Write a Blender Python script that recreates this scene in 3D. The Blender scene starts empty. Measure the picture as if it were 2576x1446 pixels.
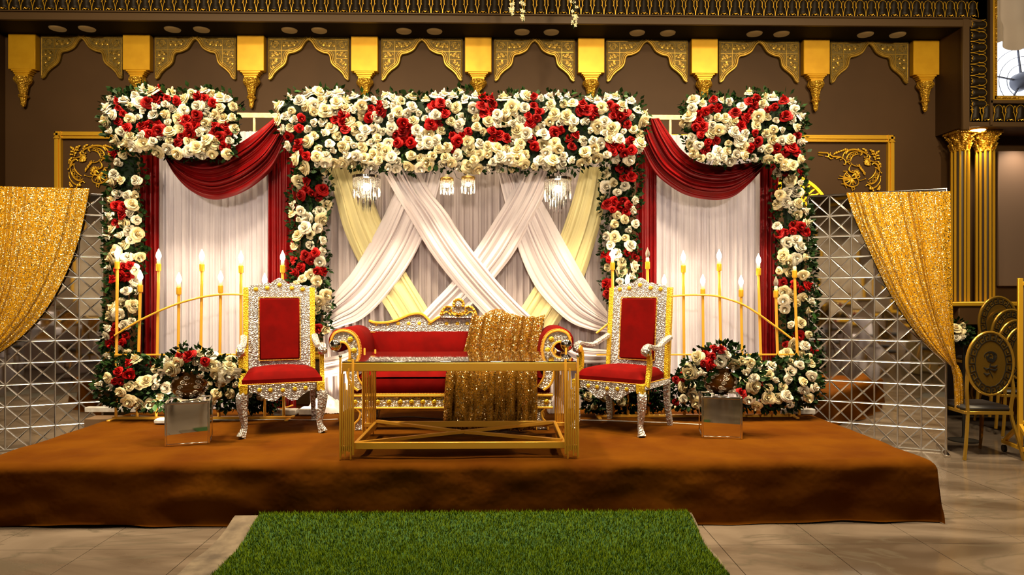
import bpy, bmesh, math, random
import numpy as np
from mathutils import Vector, Matrix, Euler
R = math.radians
PI = math.pi
rnd = random.Random(7)
SC = bpy.context.scene
COL = SC.collection

# ------------------------------------------------------------------ camera
YAW = R(1.1)
CS, SN = math.cos(YAW), math.sin(YAW)
FPX, HOR, HC = 1717.0, 740.0, 1.5          # focal length (px), horizon row, eye height
cam = bpy.data.cameras.new('camera')
cam.sensor_width = 36; cam.lens = 36 * FPX / 2576
cam.shift_y = (HOR - 723) / 2576
cam.clip_start = .05; cam.clip_end = 60
co = bpy.data.objects.new('camera', cam); COL.objects.link(co)
co.location = (0, 0, HC); co.rotation_euler = (R(90), 0, -YAW)
SC.camera = co

# ------------------------------------------------------------------ view, world, main lights
SC.view_settings.view_transform = 'Standard'
SC.view_settings.look = 'None'
SC.view_settings.gamma = 1
SC.view_settings.use_curve_mapping = False
SC.view_settings.exposure = 0.0
SC.cycles.max_bounces = 8; SC.cycles.diffuse_bounces = 3; SC.cycles.glossy_bounces = 5
SC.cycles.transparent_max_bounces = 12; SC.cycles.transmission_bounces = 4
SC.cycles.sample_clamp_indirect = 4; SC.cycles.sample_clamp_direct = 30
SC.cycles.caustics_reflective = False; SC.cycles.caustics_refractive = False
SC.cycles.use_denoising = True
wd = bpy.data.worlds.new('world'); SC.world = wd; wd.use_nodes = True
wd.node_tree.nodes['Background'].inputs[0].default_value = (1, .85, .65, 1)
wd.node_tree.nodes['Background'].inputs[1].default_value = .02

def light(kind, name, loc, energy, color, size=.3, target=None, **kw):
    d = bpy.data.lights.new(name, kind); d.energy = energy; d.color = color
    if kind == 'AREA':
        d.size = size
        if 'size_y' in kw: d.shape = 'RECTANGLE'; d.size_y = kw['size_y']
        if 'spread' in kw: d.spread = kw['spread']
    elif kind == 'SPOT':
        d.shadow_soft_size = size; d.spot_size = kw.get('cone', R(60)); d.spot_blend = kw.get('blend', .5)
    else: d.shadow_soft_size = size
    o = bpy.data.objects.new(name, d); COL.objects.link(o); o.location = loc
    if target is not None:
        o.rotation_euler = (Vector(target) - Vector(loc)).to_track_quat('-Z', 'Y').to_euler()
    return o
WARM = (1, .80, .50)
for x in (-3.6, -1.2, 1.2, 3.6):            # row of stage lamps under the hall ceiling
    light('AREA', 'stage_lamp_light', (x, 3.9, 5.7), 92, WARM, .5, (x * .95, 6.4, 1.6), spread=R(100))
    light('AREA', 'overhead_lamp_light', (x, 5.0, 5.9), 80, (1, .80, .48), .4, (x * .9, 5.1, 0), spread=R(90))
for x in (-4.5, -1.6, 1.6, 4.8):            # unseen fill lights added to brighten the frieze and upper wall
    light('AREA', 'frieze_fill_light', (x, 1.6, 4.9), 27, (1, .80, .50), .3, (x * 1.1, 8.0, 4.3), spread=R(66))
for x in (-2.4, 0.0, 2.4):                  # front fill added out of view, aimed at the drapes
    light('AREA', 'front_fill_light', (x, -.3, 3.3), 13, (1, .84, .62), .25, (x * 1.05, 6.4, 2.0), spread=R(44))
for x in (-3.0, 0.0, 3.0):                  # hall lamps in front of the stage
    light('AREA', 'hall_lamp_light', (x, -1.5, 5.6), 14, (1, .82, .58), .6, (x * .8, 5.0, 1.0))
    light('AREA', 'rear_hall_lamp_light', (x * 1.6, -6.0, 5.6), 230, (1, .84, .62), .8, (x * 1.6, -6.4, 0), spread=R(110))

# ------------------------------------------------------------------ pixel helpers (photo frame 2576x1446 -> world point at a given depth)
def W(px, py, Y):
    u = (px - 1288) / FPX
    X = Y * (u * CS + SN) / (CS - u * SN)
    zc = X * SN + Y * CS
    return Vector((X, Y, HC - (py - HOR) / FPX * zc))
def G(px, py, z=0.0):
    zc = FPX * (HC - z) / (py - HOR); xc = (px - 1288) / FPX * zc
    return Vector((xc * CS + zc * SN, -xc * SN + zc * CS, z))
SZ = 0.40   # stage top

# ------------------------------------------------------------------ materials
MATS = {}
def nd(nt, t, x=0, y=0, **kw):
    n = nt.nodes.new(t); n.location = (x, y)
    for k, v in kw.items():
        if k in n.inputs.keys(): n.inputs[k].default_value = v
        else: setattr(n, k, v)
    return n
def M(name, color, rough=.5, metal=0., bump=None, vary=None, coat=0., trans=0., emit=None, rand=0., sheen=0., spec=None, alpha=1., ior=None, transl=0.):
    """bump=(kind, scale, strength[, distance]); vary=(scale, colour2, [detail]); rand = per-object value jitter"""
    if name in MATS: return MATS[name]
    m = bpy.data.materials.new(name); m.use_nodes = True; nt = m.node_tree; L = nt.links
    b = nt.nodes['Principled BSDF']; out = nt.nodes['Material Output']
    b.inputs['Base Color'].default_value = (*color, 1); b.inputs['Roughness'].default_value = rough
    b.inputs['Metallic'].default_value = metal; b.inputs['Coat Weight'].default_value = coat
    b.inputs['Transmission Weight'].default_value = trans; b.inputs['Sheen Weight'].default_value = sheen
    b.inputs['Alpha'].default_value = alpha
    if ior: b.inputs['IOR'].default_value = ior
    if spec is not None: b.inputs['Specular IOR Level'].default_value = spec
    if emit: b.inputs['Emission Color'].default_value = (*emit[0], 1); b.inputs['Emission Strength'].default_value = emit[1]
    tc = nd(nt, 'ShaderNodeTexCoord', -1100, 0)
    src = None
    if vary:
        n = nd(nt, 'ShaderNodeTexNoise', -800, 200, Scale=vary[0], Detail=vary[2] if len(vary) > 2 else 3.0)
        L.new(tc.outputs['Object'], n.inputs['Vector'])
        r = nd(nt, 'ShaderNodeMapRange', -620, 200); r.inputs[1].default_value = .35; r.inputs[2].default_value = .65
        L.new(n.outputs['Fac'], r.inputs[0])
        mx = nd(nt, 'ShaderNodeMix', -420, 200, data_type='RGBA')
        mx.inputs[6].default_value = (*color, 1); mx.inputs[7].default_value = (*vary[1], 1)
        L.new(r.outputs[0], mx.inputs[0]); src = mx.outputs[2]
    if rand:
        oi = nd(nt, 'ShaderNodeObjectInfo', -620, 420)
        r = nd(nt, 'ShaderNodeMapRange', -420, 420); r.inputs[3].default_value = 1 - rand; r.inputs[4].default_value = 1 + rand * .4
        L.new(oi.outputs['Random'], r.inputs[0])
        h = nd(nt, 'ShaderNodeHueSaturation', -220, 300); h.inputs['Color'].default_value = (*color, 1)
        if src: L.new(src, h.inputs['Color'])
        L.new(r.outputs[0], h.inputs['Value']); src = h.outputs[0]
    if src: L.new(src, b.inputs['Base Color'])
    if bump:
        k, s, st = bump[:3]; dist = bump[3] if len(bump) > 3 else .01
        if k == 'noise': n = nd(nt, 'ShaderNodeTexNoise', -800, -200, Scale=s, Detail=3.0); o = n.outputs['Fac']
        elif k == 'voronoi': n = nd(nt, 'ShaderNodeTexVoronoi', -800, -200, Scale=s); o = n.outputs['Distance']
        elif k == 'crackle': n = nd(nt, 'ShaderNodeTexVoronoi', -800, -200, Scale=s, feature='DISTANCE_TO_EDGE'); o = n.outputs['Distance']
        elif k == 'wave': n = nd(nt, 'ShaderNodeTexWave', -800, -200, Scale=s, Distortion=6.0); o = n.outputs['Fac']
        elif k == 'rings':
            n = nd(nt, 'ShaderNodeTexVoronoi', -800, -200, Scale=s)
            mt = nd(nt, 'ShaderNodeMath', -600, -200, operation='SINE'); mu = nd(nt, 'ShaderNodeMath', -700, -200, operation='MULTIPLY')
            mu.inputs[1].default_value = 16.0; L.new(n.outputs['Distance'], mu.inputs[0]); L.new(mu.outputs[0], mt.inputs[0]); o = mt.outputs[0]
        L.new(tc.outputs['Object'], n.inputs['Vector'])
        bp = nd(nt, 'ShaderNodeBump', -400, -200, Strength=st, Distance=dist)
        L.new(o, bp.inputs['Height']); L.new(bp.outputs[0], b.inputs['Normal'])
    if transl:
        t = nd(nt, 'ShaderNodeBsdfTranslucent', 100, -200); t.inputs[0].default_value = (*color, 1)
        if src: L.new(src, t.inputs[0])
        mixs = nd(nt, 'ShaderNodeMixShader', 300, 0); mixs.inputs[0].default_value = transl
        L.new(b.outputs[0], mixs.inputs[1]); L.new(t.outputs[0], mixs.inputs[2]); L.new(mixs.outputs[0], out.inputs[0])
    MATS[name] = m; return m

def sequin(name, c1, c2, scale, tilt, rough=.22, share=.5):
    m = bpy.data.materials.new(name); m.use_nodes = True; nt = m.node_tree; L = nt.links
    b = nt.nodes['Principled BSDF']; out = nt.nodes['Material Output']
    tc = nd(nt, 'ShaderNodeTexCoord', -1200, 0)
    v = nd(nt, 'ShaderNodeTexVoronoi', -1000, 0, Scale=scale); L.new(tc.outputs['Object'], v.inputs['Vector'])
    g = nd(nt, 'ShaderNodeNewGeometry', -1000, -300)
    s = nd(nt, 'ShaderNodeVectorMath', -800, -100, operation='SUBTRACT'); s.inputs[1].default_value = (.5, .5, .5)
    L.new(v.outputs['Color'], s.inputs[0])
    sc = nd(nt, 'ShaderNodeVectorMath', -650, -100, operation='SCALE'); sc.inputs['Scale'].default_value = tilt
    L.new(s.outputs[0], sc.inputs[0])
    a = nd(nt, 'ShaderNodeVectorMath', -500, -100, operation='ADD'); L.new(sc.outputs[0], a.inputs[0]); L.new(g.outputs['Normal'], a.inputs[1])
    n = nd(nt, 'ShaderNodeVectorMath', -350, -100, operation='NORMALIZE'); L.new(a.outputs[0], n.inputs[0])
    L.new(n.outputs[0], b.inputs['Normal'])
    sp = nd(nt, 'ShaderNodeSeparateColor', -800, 200); L.new(v.outputs['Color'], sp.inputs[0])
    mx = nd(nt, 'ShaderNodeMix', -500, 200, data_type='RGBA'); mx.inputs[6].default_value = (*c1, 1); mx.inputs[7].default_value = (*c2, 1)
    L.new(sp.outputs[0], mx.inputs[0]); L.new(mx.outputs[2], b.inputs['Base Color'])
    b.inputs['Metallic'].default_value = 1.; b.inputs['Roughness'].default_value = rough
    nt.links.remove(b.inputs['Base Color'].links[0]); b.inputs['Base Color'].default_value = (1, .80, .45, 1)
    d = nd(nt, 'ShaderNodeBsdfDiffuse', 0, -300); L.new(mx.outputs[2], d.inputs[0])
    gt = nd(nt, 'ShaderNodeMath', -500, 400, operation='LESS_THAN'); gt.inputs[1].default_value = share; L.new(sp.outputs[1], gt.inputs[0])
    ms = nd(nt, 'ShaderNodeMixShader', 300, 0); L.new(gt.outputs[0], ms.inputs[0]); L.new(d.outputs[0], ms.inputs[1]); L.new(b.outputs[0], ms.inputs[2]); L.new(ms.outputs[0], out.inputs[0])
    MATS[name] = m; return m

GOLD = (.86, .50, .035)
gold = M('gold_paint', (.85, .47, .03), .33, .45, bump=('noise', 30, .05))
gold_box = M('gold_satin_panel', (.86, .46, .018), .38, .35, vary=(6, (.76, .38, .012)), bump=('noise', 12, .04))
gold_old = M('carved_antique_gold', (.60, .36, .05), .34, .6, vary=(14, (.36, .21, .03)), bump=('noise', 120, .3, .003))
gold_dark = M('dark_antique_ground', (.10, .062, .008), .5, .4, bump=('noise', 110, .6, .004), vary=(60, (.22, .14, .02)))
gold_metal = M('brushed_gold_metal', (.82, .42, .045), .30, .3, bump=('noise', 60, .05))
gold_leaf = M('carved_gold_leaf', (.85, .48, .04), .33, .5, bump=('voronoi', 45, 1., .014), vary=(60, (.5, .25, .02)))
gold_foil = M('embossed_gold_foil', (.82, .52, .02), .35, .45, bump=('voronoi', 110, .8, .006), vary=(80, (.60, .36, .012)))
silver = M('embossed_silver_foil', (.93, .92, .96), .32, .6, bump=('rings', 34, 1., .010), vary=(70, (.62, .60, .64)))
silver_leg = M('hammered_silver_foil', (.84, .82, .83), .28, .7, bump=('voronoi', 60, 1., .012), vary=(50, (.52, .49, .47)))
chrome = M('polished_metal', (.82, .80, .78), .12, 1.0)
velvet = M('red_velvet', (.135, .0009, .0004), .85, vary=(9, (.10, .0007, .0003)), bump=('noise', 300, .08), spec=.06)
redsatin = M('red_satin', (.21, .001, .0018), .42, vary=(5, (.14, .0006, .001)), transl=.04, spec=.3)
sheer = M('white_sheer_fabric', (.70, .65, .75), .8, transl=.25, vary=(3, (.62, .57, .66)))
sheer_back = M('mauve_grey_sheer_fabric', (.56, .48, .50), .8, transl=.2, vary=(4, (.48, .41, .42)))
swagwhite = M('ivory_drape_fabric', (.78, .70, .74), .62, sheen=.15, transl=.12, bump=('noise', 250, .05))
swagcream = M('cream_drape_fabric', (.82, .72, .36), .62, sheen=.15, transl=.12)
wallbrown = M('brown_wall_paint', (.066, .031, .0095), .6, vary=(1.2, (.08, .038, .012)), bump=('noise', 40, .04), spec=.25)
trimbrown = M('brown_trim_paint', (.11, .062, .026), .45, spec=.3)
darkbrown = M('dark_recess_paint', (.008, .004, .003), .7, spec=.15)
clothbrown = M('brown_stage_felt', (.105, .033, .0013), .92, vary=(2.5, (.075, .020, .001), 6), bump=('noise', 5, .6, .03), spec=.03)
ivorypaint = M('cream_painted_metal', (.62, .50, .30), .45, vary=(30, (.5, .38, .2)))
whitemetal = M('white_painted_metal', (.62, .60, .60), .45, vary=(20, (.45, .42, .4)))
blackp = M('black_plastic', (.012, .011, .010), .4)
leafm = M('dark_green_leaf', (.010, .036, .006), .5, rand=.4, vary=(8, (.025, .07, .012)), spec=.2)
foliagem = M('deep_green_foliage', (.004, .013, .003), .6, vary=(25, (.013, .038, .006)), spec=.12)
rosew = M('ivory_rose_petal', (.80, .72, .50), .6, rand=.25, vary=(2.5, (.72, .56, .26)), transl=.12, spec=.2)
rosep = M('white_rose_petal', (.80, .75, .64), .6, rand=.25, vary=(2.5, (.74, .64, .46)), transl=.12, spec=.2)
roser = M('red_rose_petal', (.36, .002, .002), .6, rand=.35, vary=(20, (.25, .001, .0015)), transl=.06, spec=.15)
mirror = M('mirror_glass', (.90, .89, .86), .03, 1.0)
tileedge = M('mirror_bevel', (.97, .97, 1.0), .22, 1.0)
glass_dark = M('smoked_glass', (.02, .012, .008), .04, 0., coat=1.0, spec=1.0)
seqgold = sequin('gold_sequin_mesh', (.54, .27, .009), (.36, .165, .005), 170, 1.1, .25, .35)
seqbronze = sequin('bronze_sequins', (.24, .105, .012), (.06, .024, .002), 130, 1.2, .2, .30)
grassm = M('artificial_grass', (.066, .125, .001), .7, vary=(30, (.13, .19, .002)), spec=.1)
backing = M('carpet_backing', (.15, .112, .078), .9, vary=(9, (.06, .042, .03), 6))
bulbm = M('glowing_bulb', (1, .9, .7), .3, emit=((1, .76, .45), 60))
bulboff = M('unlit_bulb', (.9, .85, .7), .08, trans=.8)
candlewhite = M('white_socket', (.85, .74, .5), .5)
M('crystal', (.95, .93, .9), .03)
crm = MATS['crystal']; nt_ = crm.node_tree
_t = nd(nt_, 'ShaderNodeBsdfTransparent', 0, -300); _g = nd(nt_, 'ShaderNodeBsdfGlossy', 0, -450); _g.inputs['Roughness'].default_value = .06
_m = nd(nt_, 'ShaderNodeMixShader', 300, -300); _m.inputs[0].default_value = .5
nt_.links.new(_t.outputs[0], _m.inputs[1]); nt_.links.new(_g.outputs[0], _m.inputs[2]); nt_.links.new(_m.outputs[0], nt_.nodes['Material Output'].inputs[0])

def marble():
    m = bpy.data.materials.new('polished_marble_tile'); m.use_nodes = True; nt = m.node_tree; L = nt.links; b = nt.nodes['Principled BSDF']
    tc = nd(nt, 'ShaderNodeTexCoord'); oi = nd(nt, 'ShaderNodeObjectInfo')
    g = nd(nt, 'ShaderNodeNewGeometry')
    ad = nd(nt, 'ShaderNodeVectorMath', operation='MULTIPLY'); ad.inputs[1].default_value = (.55, 1.5, 1); L.new(g.outputs['Position'], ad.inputs[0])
    n1 = nd(nt, 'ShaderNodeTexNoise', Scale=1.3, Detail=8.0, Distortion=1.2); L.new(ad.outputs[0], n1.inputs['Vector'])
    cr = nd(nt, 'ShaderNodeValToRGB'); e = cr.color_ramp.elements
    e[0].position = .34; e[0].color = (.075, .053, .038, 1); e[1].position = .62; e[1].color = (.19, .146, .115, 1)
    L.new(n1.outputs['Fac'], cr.inputs[0])
    n2 = nd(nt, 'ShaderNodeTexNoise', Scale=.9, Detail=5.0, Distortion=2.2); L.new(ad.outputs[0], n2.inputs['Vector'])
    cv = nd(nt, 'ShaderNodeValToRGB'); f = cv.color_ramp.elements
    f[0].position = .475; f[0].color = (0, 0, 0, 1); f[1].position = .525; f[1].color = (0, 0, 0, 1)
    q = cv.color_ramp.elements.new(.5); q.color = (.8, .8, .8, 1)
    L.new(n2.outputs['Fac'], cv.inputs[0])
    mx = nd(nt, 'ShaderNodeMix', data_type='RGBA'); mx.inputs[7].default_value = (.10, .08, .06, 1)
    L.new(cv.outputs[0], mx.inputs[0]); L.new(cr.outputs[0], mx.inputs[6]); L.new(mx.outputs[2], b.inputs['Base Color'])
    b.inputs['Roughness'].default_value = .16
    return m
marblem = marble()
grout = M('dark_grout', (.08, .07, .06), .8)

# ------------------------------------------------------------------ mesh builder
class MB:
    def __init__(s): s.v = []; s.f = []; s.m = []; s.T = Matrix.Identity(4); s.mi = 0
    def add(s, vs, fs):
        o = len(s.v); T = s.T
        s.v += [tuple(T @ Vector(p)) for p in vs]
        s.f += [tuple(i + o for i in f) for f in fs]; s.m += [s.mi] * len(fs); return s
    def box(s, c, d, b=0., rz=0.):
        hx, hy, hz = d[0] / 2, d[1] / 2, d[2] / 2; b = min(b, hx * .9, hy * .9, hz * .9)
        Rm = Matrix.Rotation(rz, 3, 'Z') if rz else None; c = Vector(c)
        def P(x, y, z):
            p = Vector((x, y, z)); return c + (Rm @ p if Rm else p)
        if b <= 0:
            vs = [P(x, y, z) for x in (-hx, hx) for y in (-hy, hy) for z in (-hz, hz)]
            return s.add(vs, [(0, 1, 3, 2), (4, 6, 7, 5), (0, 4, 5, 1), (2, 3, 7, 6), (0, 2, 6, 4), (1, 5, 7, 3)])
        vs = []; ix = {}
        for sx in (-1, 1):
            for sy in (-1, 1):
                for sz in (-1, 1):
                    for a in range(3):
                        q = [sx * (hx - b), sy * (hy - b), sz * (hz - b)]; q[a] = (sx * hx, sy * hy, sz * hz)[a]
                        ix[(sx, sy, sz, a)] = len(vs); vs.append(P(*q))
        fs = []
        for a in range(3):
            for sg in (-1, 1):
                cyc = [(-1, -1), (1, -1), (1, 1), (-1, 1)]; f = []
                for u, w in cyc:
                    k = [0, 0, 0]; k[a] = sg; k[(a + 1) % 3] = u; k[(a + 2) % 3] = w; f.append(ix[(*k, a)])
                fs.append(tuple(f))
        for a in range(3):
            o1, o2 = (a + 1) % 3, (a + 2) % 3
            for u in (-1, 1):
                for w in (-1, 1):
                    k0 = [0, 0, 0]; k0[a] = -1; k0[o1] = u; k0[o2] = w; k1 = list(k0); k1[a] = 1
                    fs.append((ix[(*k0, o1)], ix[(*k0, o2)], ix[(*k1, o2)], ix[(*k1, o1)]))
        for sx in (-1, 1):
            for sy in (-1, 1):
                for sz in (-1, 1): fs.append(tuple(ix[(sx, sy, sz, a)] for a in range(3)))
        return s.add(vs, fs)
    def tube(s, pts, r, n=8, cap=True, flat=1., closed=False):
        pts = [Vector(p) for p in pts]; k = len(pts)
        rs = r if isinstance(r, (list, tuple)) else [r] * k
        vs = []; fs = []; up = None
        for i in range(k):
            if closed: t = pts[(i + 1) % k] - pts[i - 1]
            else: t = pts[min(i + 1, k - 1)] - pts[max(i - 1, 0)]
            if t.length < 1e-9: t = Vector((0, 0, 1))
            t.normalize()
            if up is None:
                up = Vector((0, 0, 1)) if abs(t.z) < .9 else Vector((1, 0, 0))
            sd = t.cross(up)
            if sd.length < 1e-6: sd = t.cross(Vector((0, 1, 0)))
            sd.normalize(); up = sd.cross(t).normalized()
            for j in range(n):
                a = 2 * PI * j / n + PI / n
                vs.append(pts[i] + (sd * math.cos(a) + up * math.sin(a) * flat) * rs[i])
        for i in range(k if closed else k - 1):
            for j in range(n):
                i2 = (i + 1) % k
                fs.append((i * n + j, i * n + (j + 1) % n, i2 * n + (j + 1) % n, i2 * n + j))
        if cap and not closed: fs.append(tuple(range(n - 1, -1, -1))); fs.append(tuple((k - 1) * n + j for j in range(n)))
        return s.add(vs, fs)
    def lathe(s, prof, n=16, c=(0, 0, 0), axis='Z', mod=None, square=False):
        vs = []; fs = []; c = Vector(c); k = len(prof)
        for i, (r, z) in enumerate(prof):
            for j in range(n):
                a = 2 * PI * j / n + (PI / 4 if square else 0); rr = r * (mod(a, z, i) if mod else 1)
                if square: rr *= math.sqrt(2)
                x, y = rr * math.cos(a), rr * math.sin(a)
                p = {'Z': (x, y, z), 'Y': (x, z, y), 'X': (z, x, y)}[axis]; vs.append(c + Vector(p))
        for i in range(k - 1):
            for j in range(n): fs.append((i * n + j, i * n + (j + 1) % n, (i + 1) * n + (j + 1) % n, (i + 1) * n + j))
        fs.append(tuple(range(n - 1, -1, -1))); fs.append(tuple((k - 1) * n + j for j in range(n)))
        return s.add(vs, fs)
    def sphere(s, c, r, n=12, m=8, sc=(1, 1, 1)):
        vs = []; fs = []; c = Vector(c)
        for i in range(m + 1):
            t = PI * i / m
            for j in range(n):
                a = 2 * PI * j / n
                vs.append(c + Vector((math.sin(t) * math.cos(a) * r * sc[0], math.sin(t) * math.sin(a) * r * sc[1], math.cos(t) * r * sc[2])))
        for i in range(m):
            for j in range(n): fs.append((i * n + j, (i + 1) * n + j, (i + 1) * n + (j + 1) % n, i * n + (j + 1) % n))
        return s.add(vs, fs)
    def prism(s, out, a, b, plane='XZ', bevel=0.):
        """2-D outline extruded from a to b along the third axis"""
        def P(u, w, t):
            return {'XZ': (u, t, w), 'XY': (u, w, t), 'YZ': (t, u, w)}[plane]
        n = len(out)
        if bevel:
            cx = sum(p[0] for p in out) / n; cz = sum(p[1] for p in out) / n
            inn = inset(out, bevel); sg = 1 if b > a else -1
            rings = [(inn, a), (out, a + sg * bevel), (out, b - sg * bevel), (inn, b)]
        else: rings = [(out, a), (out, b)]
        vs = [P(p[0], p[1], t) for o, t in rings for p in o]; fs = []
        for k in range(len(rings) - 1):
            for j in range(n): fs.append((k * n + j, k * n + (j + 1) % n, (k + 1) * n + (j + 1) % n, (k + 1) * n + j))
        fs.append(tuple(range(n - 1, -1, -1))); fs.append(tuple((len(rings) - 1) * n + j for j in range(n)))
        return s.add(vs, fs)
    def grid(s, fn, nu, nv):
        vs = [fn(i / nu, j / nv) for j in range(nv + 1) for i in range(nu + 1)]
        fs = [(j * (nu + 1) + i, j * (nu + 1) + i + 1, (j + 1) * (nu + 1) + i + 1, (j + 1) * (nu + 1) + i) for j in range(nv) for i in range(nu)]
        return s.add(vs, fs)
    def mesh(s, name, mats, smooth=True, angle=40, recalc=True, tri=False):
        me = bpy.data.meshes.new(name); me.from_pydata(s.v, [], s.f)
        for m in (mats if isinstance(mats, (list, tuple)) else [mats]): me.materials.append(m)
        if any(s.m): me.polygons.foreach_set('material_index', s.m)
        if recalc or tri:
            bm = bmesh.new(); bm.from_mesh(me)
            if recalc: bmesh.ops.recalc_face_normals(bm, faces=bm.faces)
            if tri: bmesh.ops.triangulate(bm, faces=[f for f in bm.faces if len(f.verts) > 4])
            bm.to_mesh(me); bm.free()
        if smooth:
            me.polygons.foreach_set('use_smooth', [True] * len(me.polygons))
            me.set_sharp_from_angle(angle=R(angle))
        me.update(); return me
    def obj(s, name, mats, parent=None, loc=(0, 0, 0), rot=(0, 0, 0), **kw):
        """vertices are in the parent's space (or the object's own, placed at loc)"""
        return link(name, s.mesh(name, mats, **kw), parent, loc, rot)

def inset(out, d):
    n = len(out); res = []
    area = sum(out[i][0] * out[(i + 1) % n][1] - out[(i + 1) % n][0] * out[i][1] for i in range(n))
    sg = 1 if area > 0 else -1
    for i in range(n):
        p0, p1, p2 = out[i - 1], out[i], out[(i + 1) % n]
        e1 = Vector((p1[0] - p0[0], p1[1] - p0[1])); e2 = Vector((p2[0] - p1[0], p2[1] - p1[1]))
        n1 = Vector((-e1.y, e1.x)); n2 = Vector((-e2.y, e2.x))
        if n1.length: n1.normalize()
        if n2.length: n2.normalize()
        b = n1 + n2
        if b.length < .3: b = n1
        b = b / max(b.length, 1e-6)
        res.append((p1[0] + b.x * d * sg, p1[1] + b.y * d * sg))
    return res
def link(name, me, parent=None, loc=(0, 0, 0), rot=(0, 0, 0), scale=None):
    o = bpy.data.objects.new(name, me); COL.objects.link(o)
    o.location = loc; o.rotation_euler = rot
    if scale is not None: o.scale = (scale,) * 3 if isinstance(scale, (int, float)) else scale
    if parent: o.parent = parent
    return o
def tag(o, label, cat, group=None, kind=None):
    o['label'] = label; o['category'] = cat
    if group: o['group'] = group
    o['kind'] = kind or 'thing'
    return o
def thing(name, label, cat, loc, rz=0., group=None):
    o = link(name, None, None, loc, (0, 0, rz)); o.empty_display_size = .1
    return tag(o, label, cat, group)
def structure(o): o['kind'] = 'structure'; return o
def copy_tree(o, parent=None):
    c = o.copy(); COL.objects.link(c)
    if parent: c.parent = parent
    for ch in o.children: copy_tree(ch, c)
    return c
def cr(pts, n=8, closed=False):
    """Catmull-Rom through points of any dimension"""
    P = [np.array(p, float) for p in pts]; k = len(P); out = []
    for i in range(k if closed else k - 1):
        p1, p2 = P[i], P[(i + 1) % k]
        p0 = P[i - 1] if (i > 0 or closed) else 2 * p1 - p2
        p3 = P[(i + 2) % k] if (i + 2 < k or closed) else 2 * p2 - p1
        for j in range(n):
            t = j / n
            out.append(tuple(.5 * ((2 * p1) + (-p0 + p2) * t + (2 * p0 - 5 * p1 + 4 * p2 - p3) * t * t + (-p0 + 3 * p1 - 3 * p2 + p3) * t ** 3)))
    if not closed: out.append(tuple(P[-1]))
    return out
def resample(pts, n):
    P = np.array(pts, float); d = np.r_[0, np.cumsum(np.linalg.norm(np.diff(P, axis=0), axis=1))]
    t = np.linspace(0, d[-1], n); return np.stack([np.interp(t, d, P[:, k]) for k in range(P.shape[1])], 1)

# ================================================================== THE ROOM
YB, YF, ZS = 8.5, 8.02, 4.678          # back wall, front plane of the bulkhead, soffit height
XR, XL = 5.5, -6.06
b = MB(); b.box((0, YB + .1, 3.1), (18.4, .2, 6.2)); structure(b.obj('wall_back', wallbrown))
b = MB(); b.box((-9.1, -.2, 3.1), (.2, 17.6, 6.2)); structure(b.obj('wall_left', wallbrown))
b = MB(); b.box((9.1, -.2, 3.1), (.2, 17.6, 6.2)); structure(b.obj('wall_right', wallbrown))
b = MB(); b.box((0, -9.1, 3.1), (18.4, .2, 6.2)); structure(b.obj('wall_front', M('hall_wall_paint', (.11, .07, .04), .6)))
b = MB(); b.box((0, -.2, 6.3), (18.4, 17.8, .2)); structure(b.obj('ceiling', M('hall_ceiling_paint', (.14, .10, .07), .8)))
# floor: grout bed, tiles near the camera as single pieces, plain marble further behind the camera
T = .62
floor = structure(MB().box((0, -.2, -.06), (18.4, 17.8, .1)).obj('floor', grout))
tb = MB(); tb.box((0, 0, -.006), (T - .004, T - .004, .012), .0015); tile_me = tb.mesh('floor_tile', marblem, smooth=False)
x0 = -2.40 - 7 * T
for i in range(17):
    for j in range(11):
        cx, cy = x0 + (i + .5) * T, 2.2 + (j + .5) * T
        if -3.3 < cx < 2.75 and 4.9 < cy: continue
        if j < 1 and abs(cx) > 2.6: continue
        link('floor_tile', tile_me, floor, (cx, cy, 0))
fb = MB()
fb.box(((x0 - 9) / 2, -.2, -.006), (9 + x0 - .004, 17.6, .012)); xr = x0 + 17 * T
fb.box(((xr + 9) / 2, -.2, -.006), (9 - xr - .004, 17.6, .012)); fb.box(((x0 + xr) / 2, (2.2 - 9) / 2, -.006), (xr - x0 - .004, 11.2 - .004, .012))
o = fb.obj('tiled_surface', marblem, floor, smooth=False); o['kind'] = 'stuff'

# left side wall of the recess, bulkheads
b = MB(); b.box((XL - .75, YB - .24, 3.1), (1.5, .48, 6.2)); structure(b.obj('wall_left_return', wallbrown))
b = MB(); b.box(((XL + XR) / 2, (YF + YB) / 2, (ZS + 6.2) / 2 + .0), (XR - XL, YB - YF, 6.2 - ZS)); structure(b.obj('wall_bulkhead', [wallbrown]))
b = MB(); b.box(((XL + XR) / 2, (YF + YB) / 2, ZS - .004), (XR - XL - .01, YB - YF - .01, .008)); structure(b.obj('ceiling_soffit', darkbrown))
b = MB(); b.box(((XL + XR) / 2 + .1, YF - .02, ZS + .035), (XR - XL + .25, .04, .09), .006); b.box(((XL + XR) / 2, YF - .03, ZS + .088), (XR - XL + .2, .06, .018), .005)
b.box(((XL + XR) / 2 + .1, YF - .03, ZS + .34), (XR - XL + .7, .06, .04), .008)
structure(b.obj('trim_1', trimbrown))
# right bulkhead (with a window opening), hanging over the column niche
WX0, WZ0 = W(2503, 243, YF).x, W(2503, 243, YF).z
NZ = W(2440, 320, YF).z
b = MB()
b.box(((XR + WX0) / 2, (YF + YB) / 2, (NZ + 6.2) / 2), (WX0 - XR, YB - YF, 6.2 - NZ))
b.box(((WX0 + 9) / 2, (YF + YB) / 2, (NZ + WZ0) / 2), (9 - WX0, YB - YF, WZ0 - NZ))
structure(b.obj('wall_right_bulkhead', wallbrown))

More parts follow.
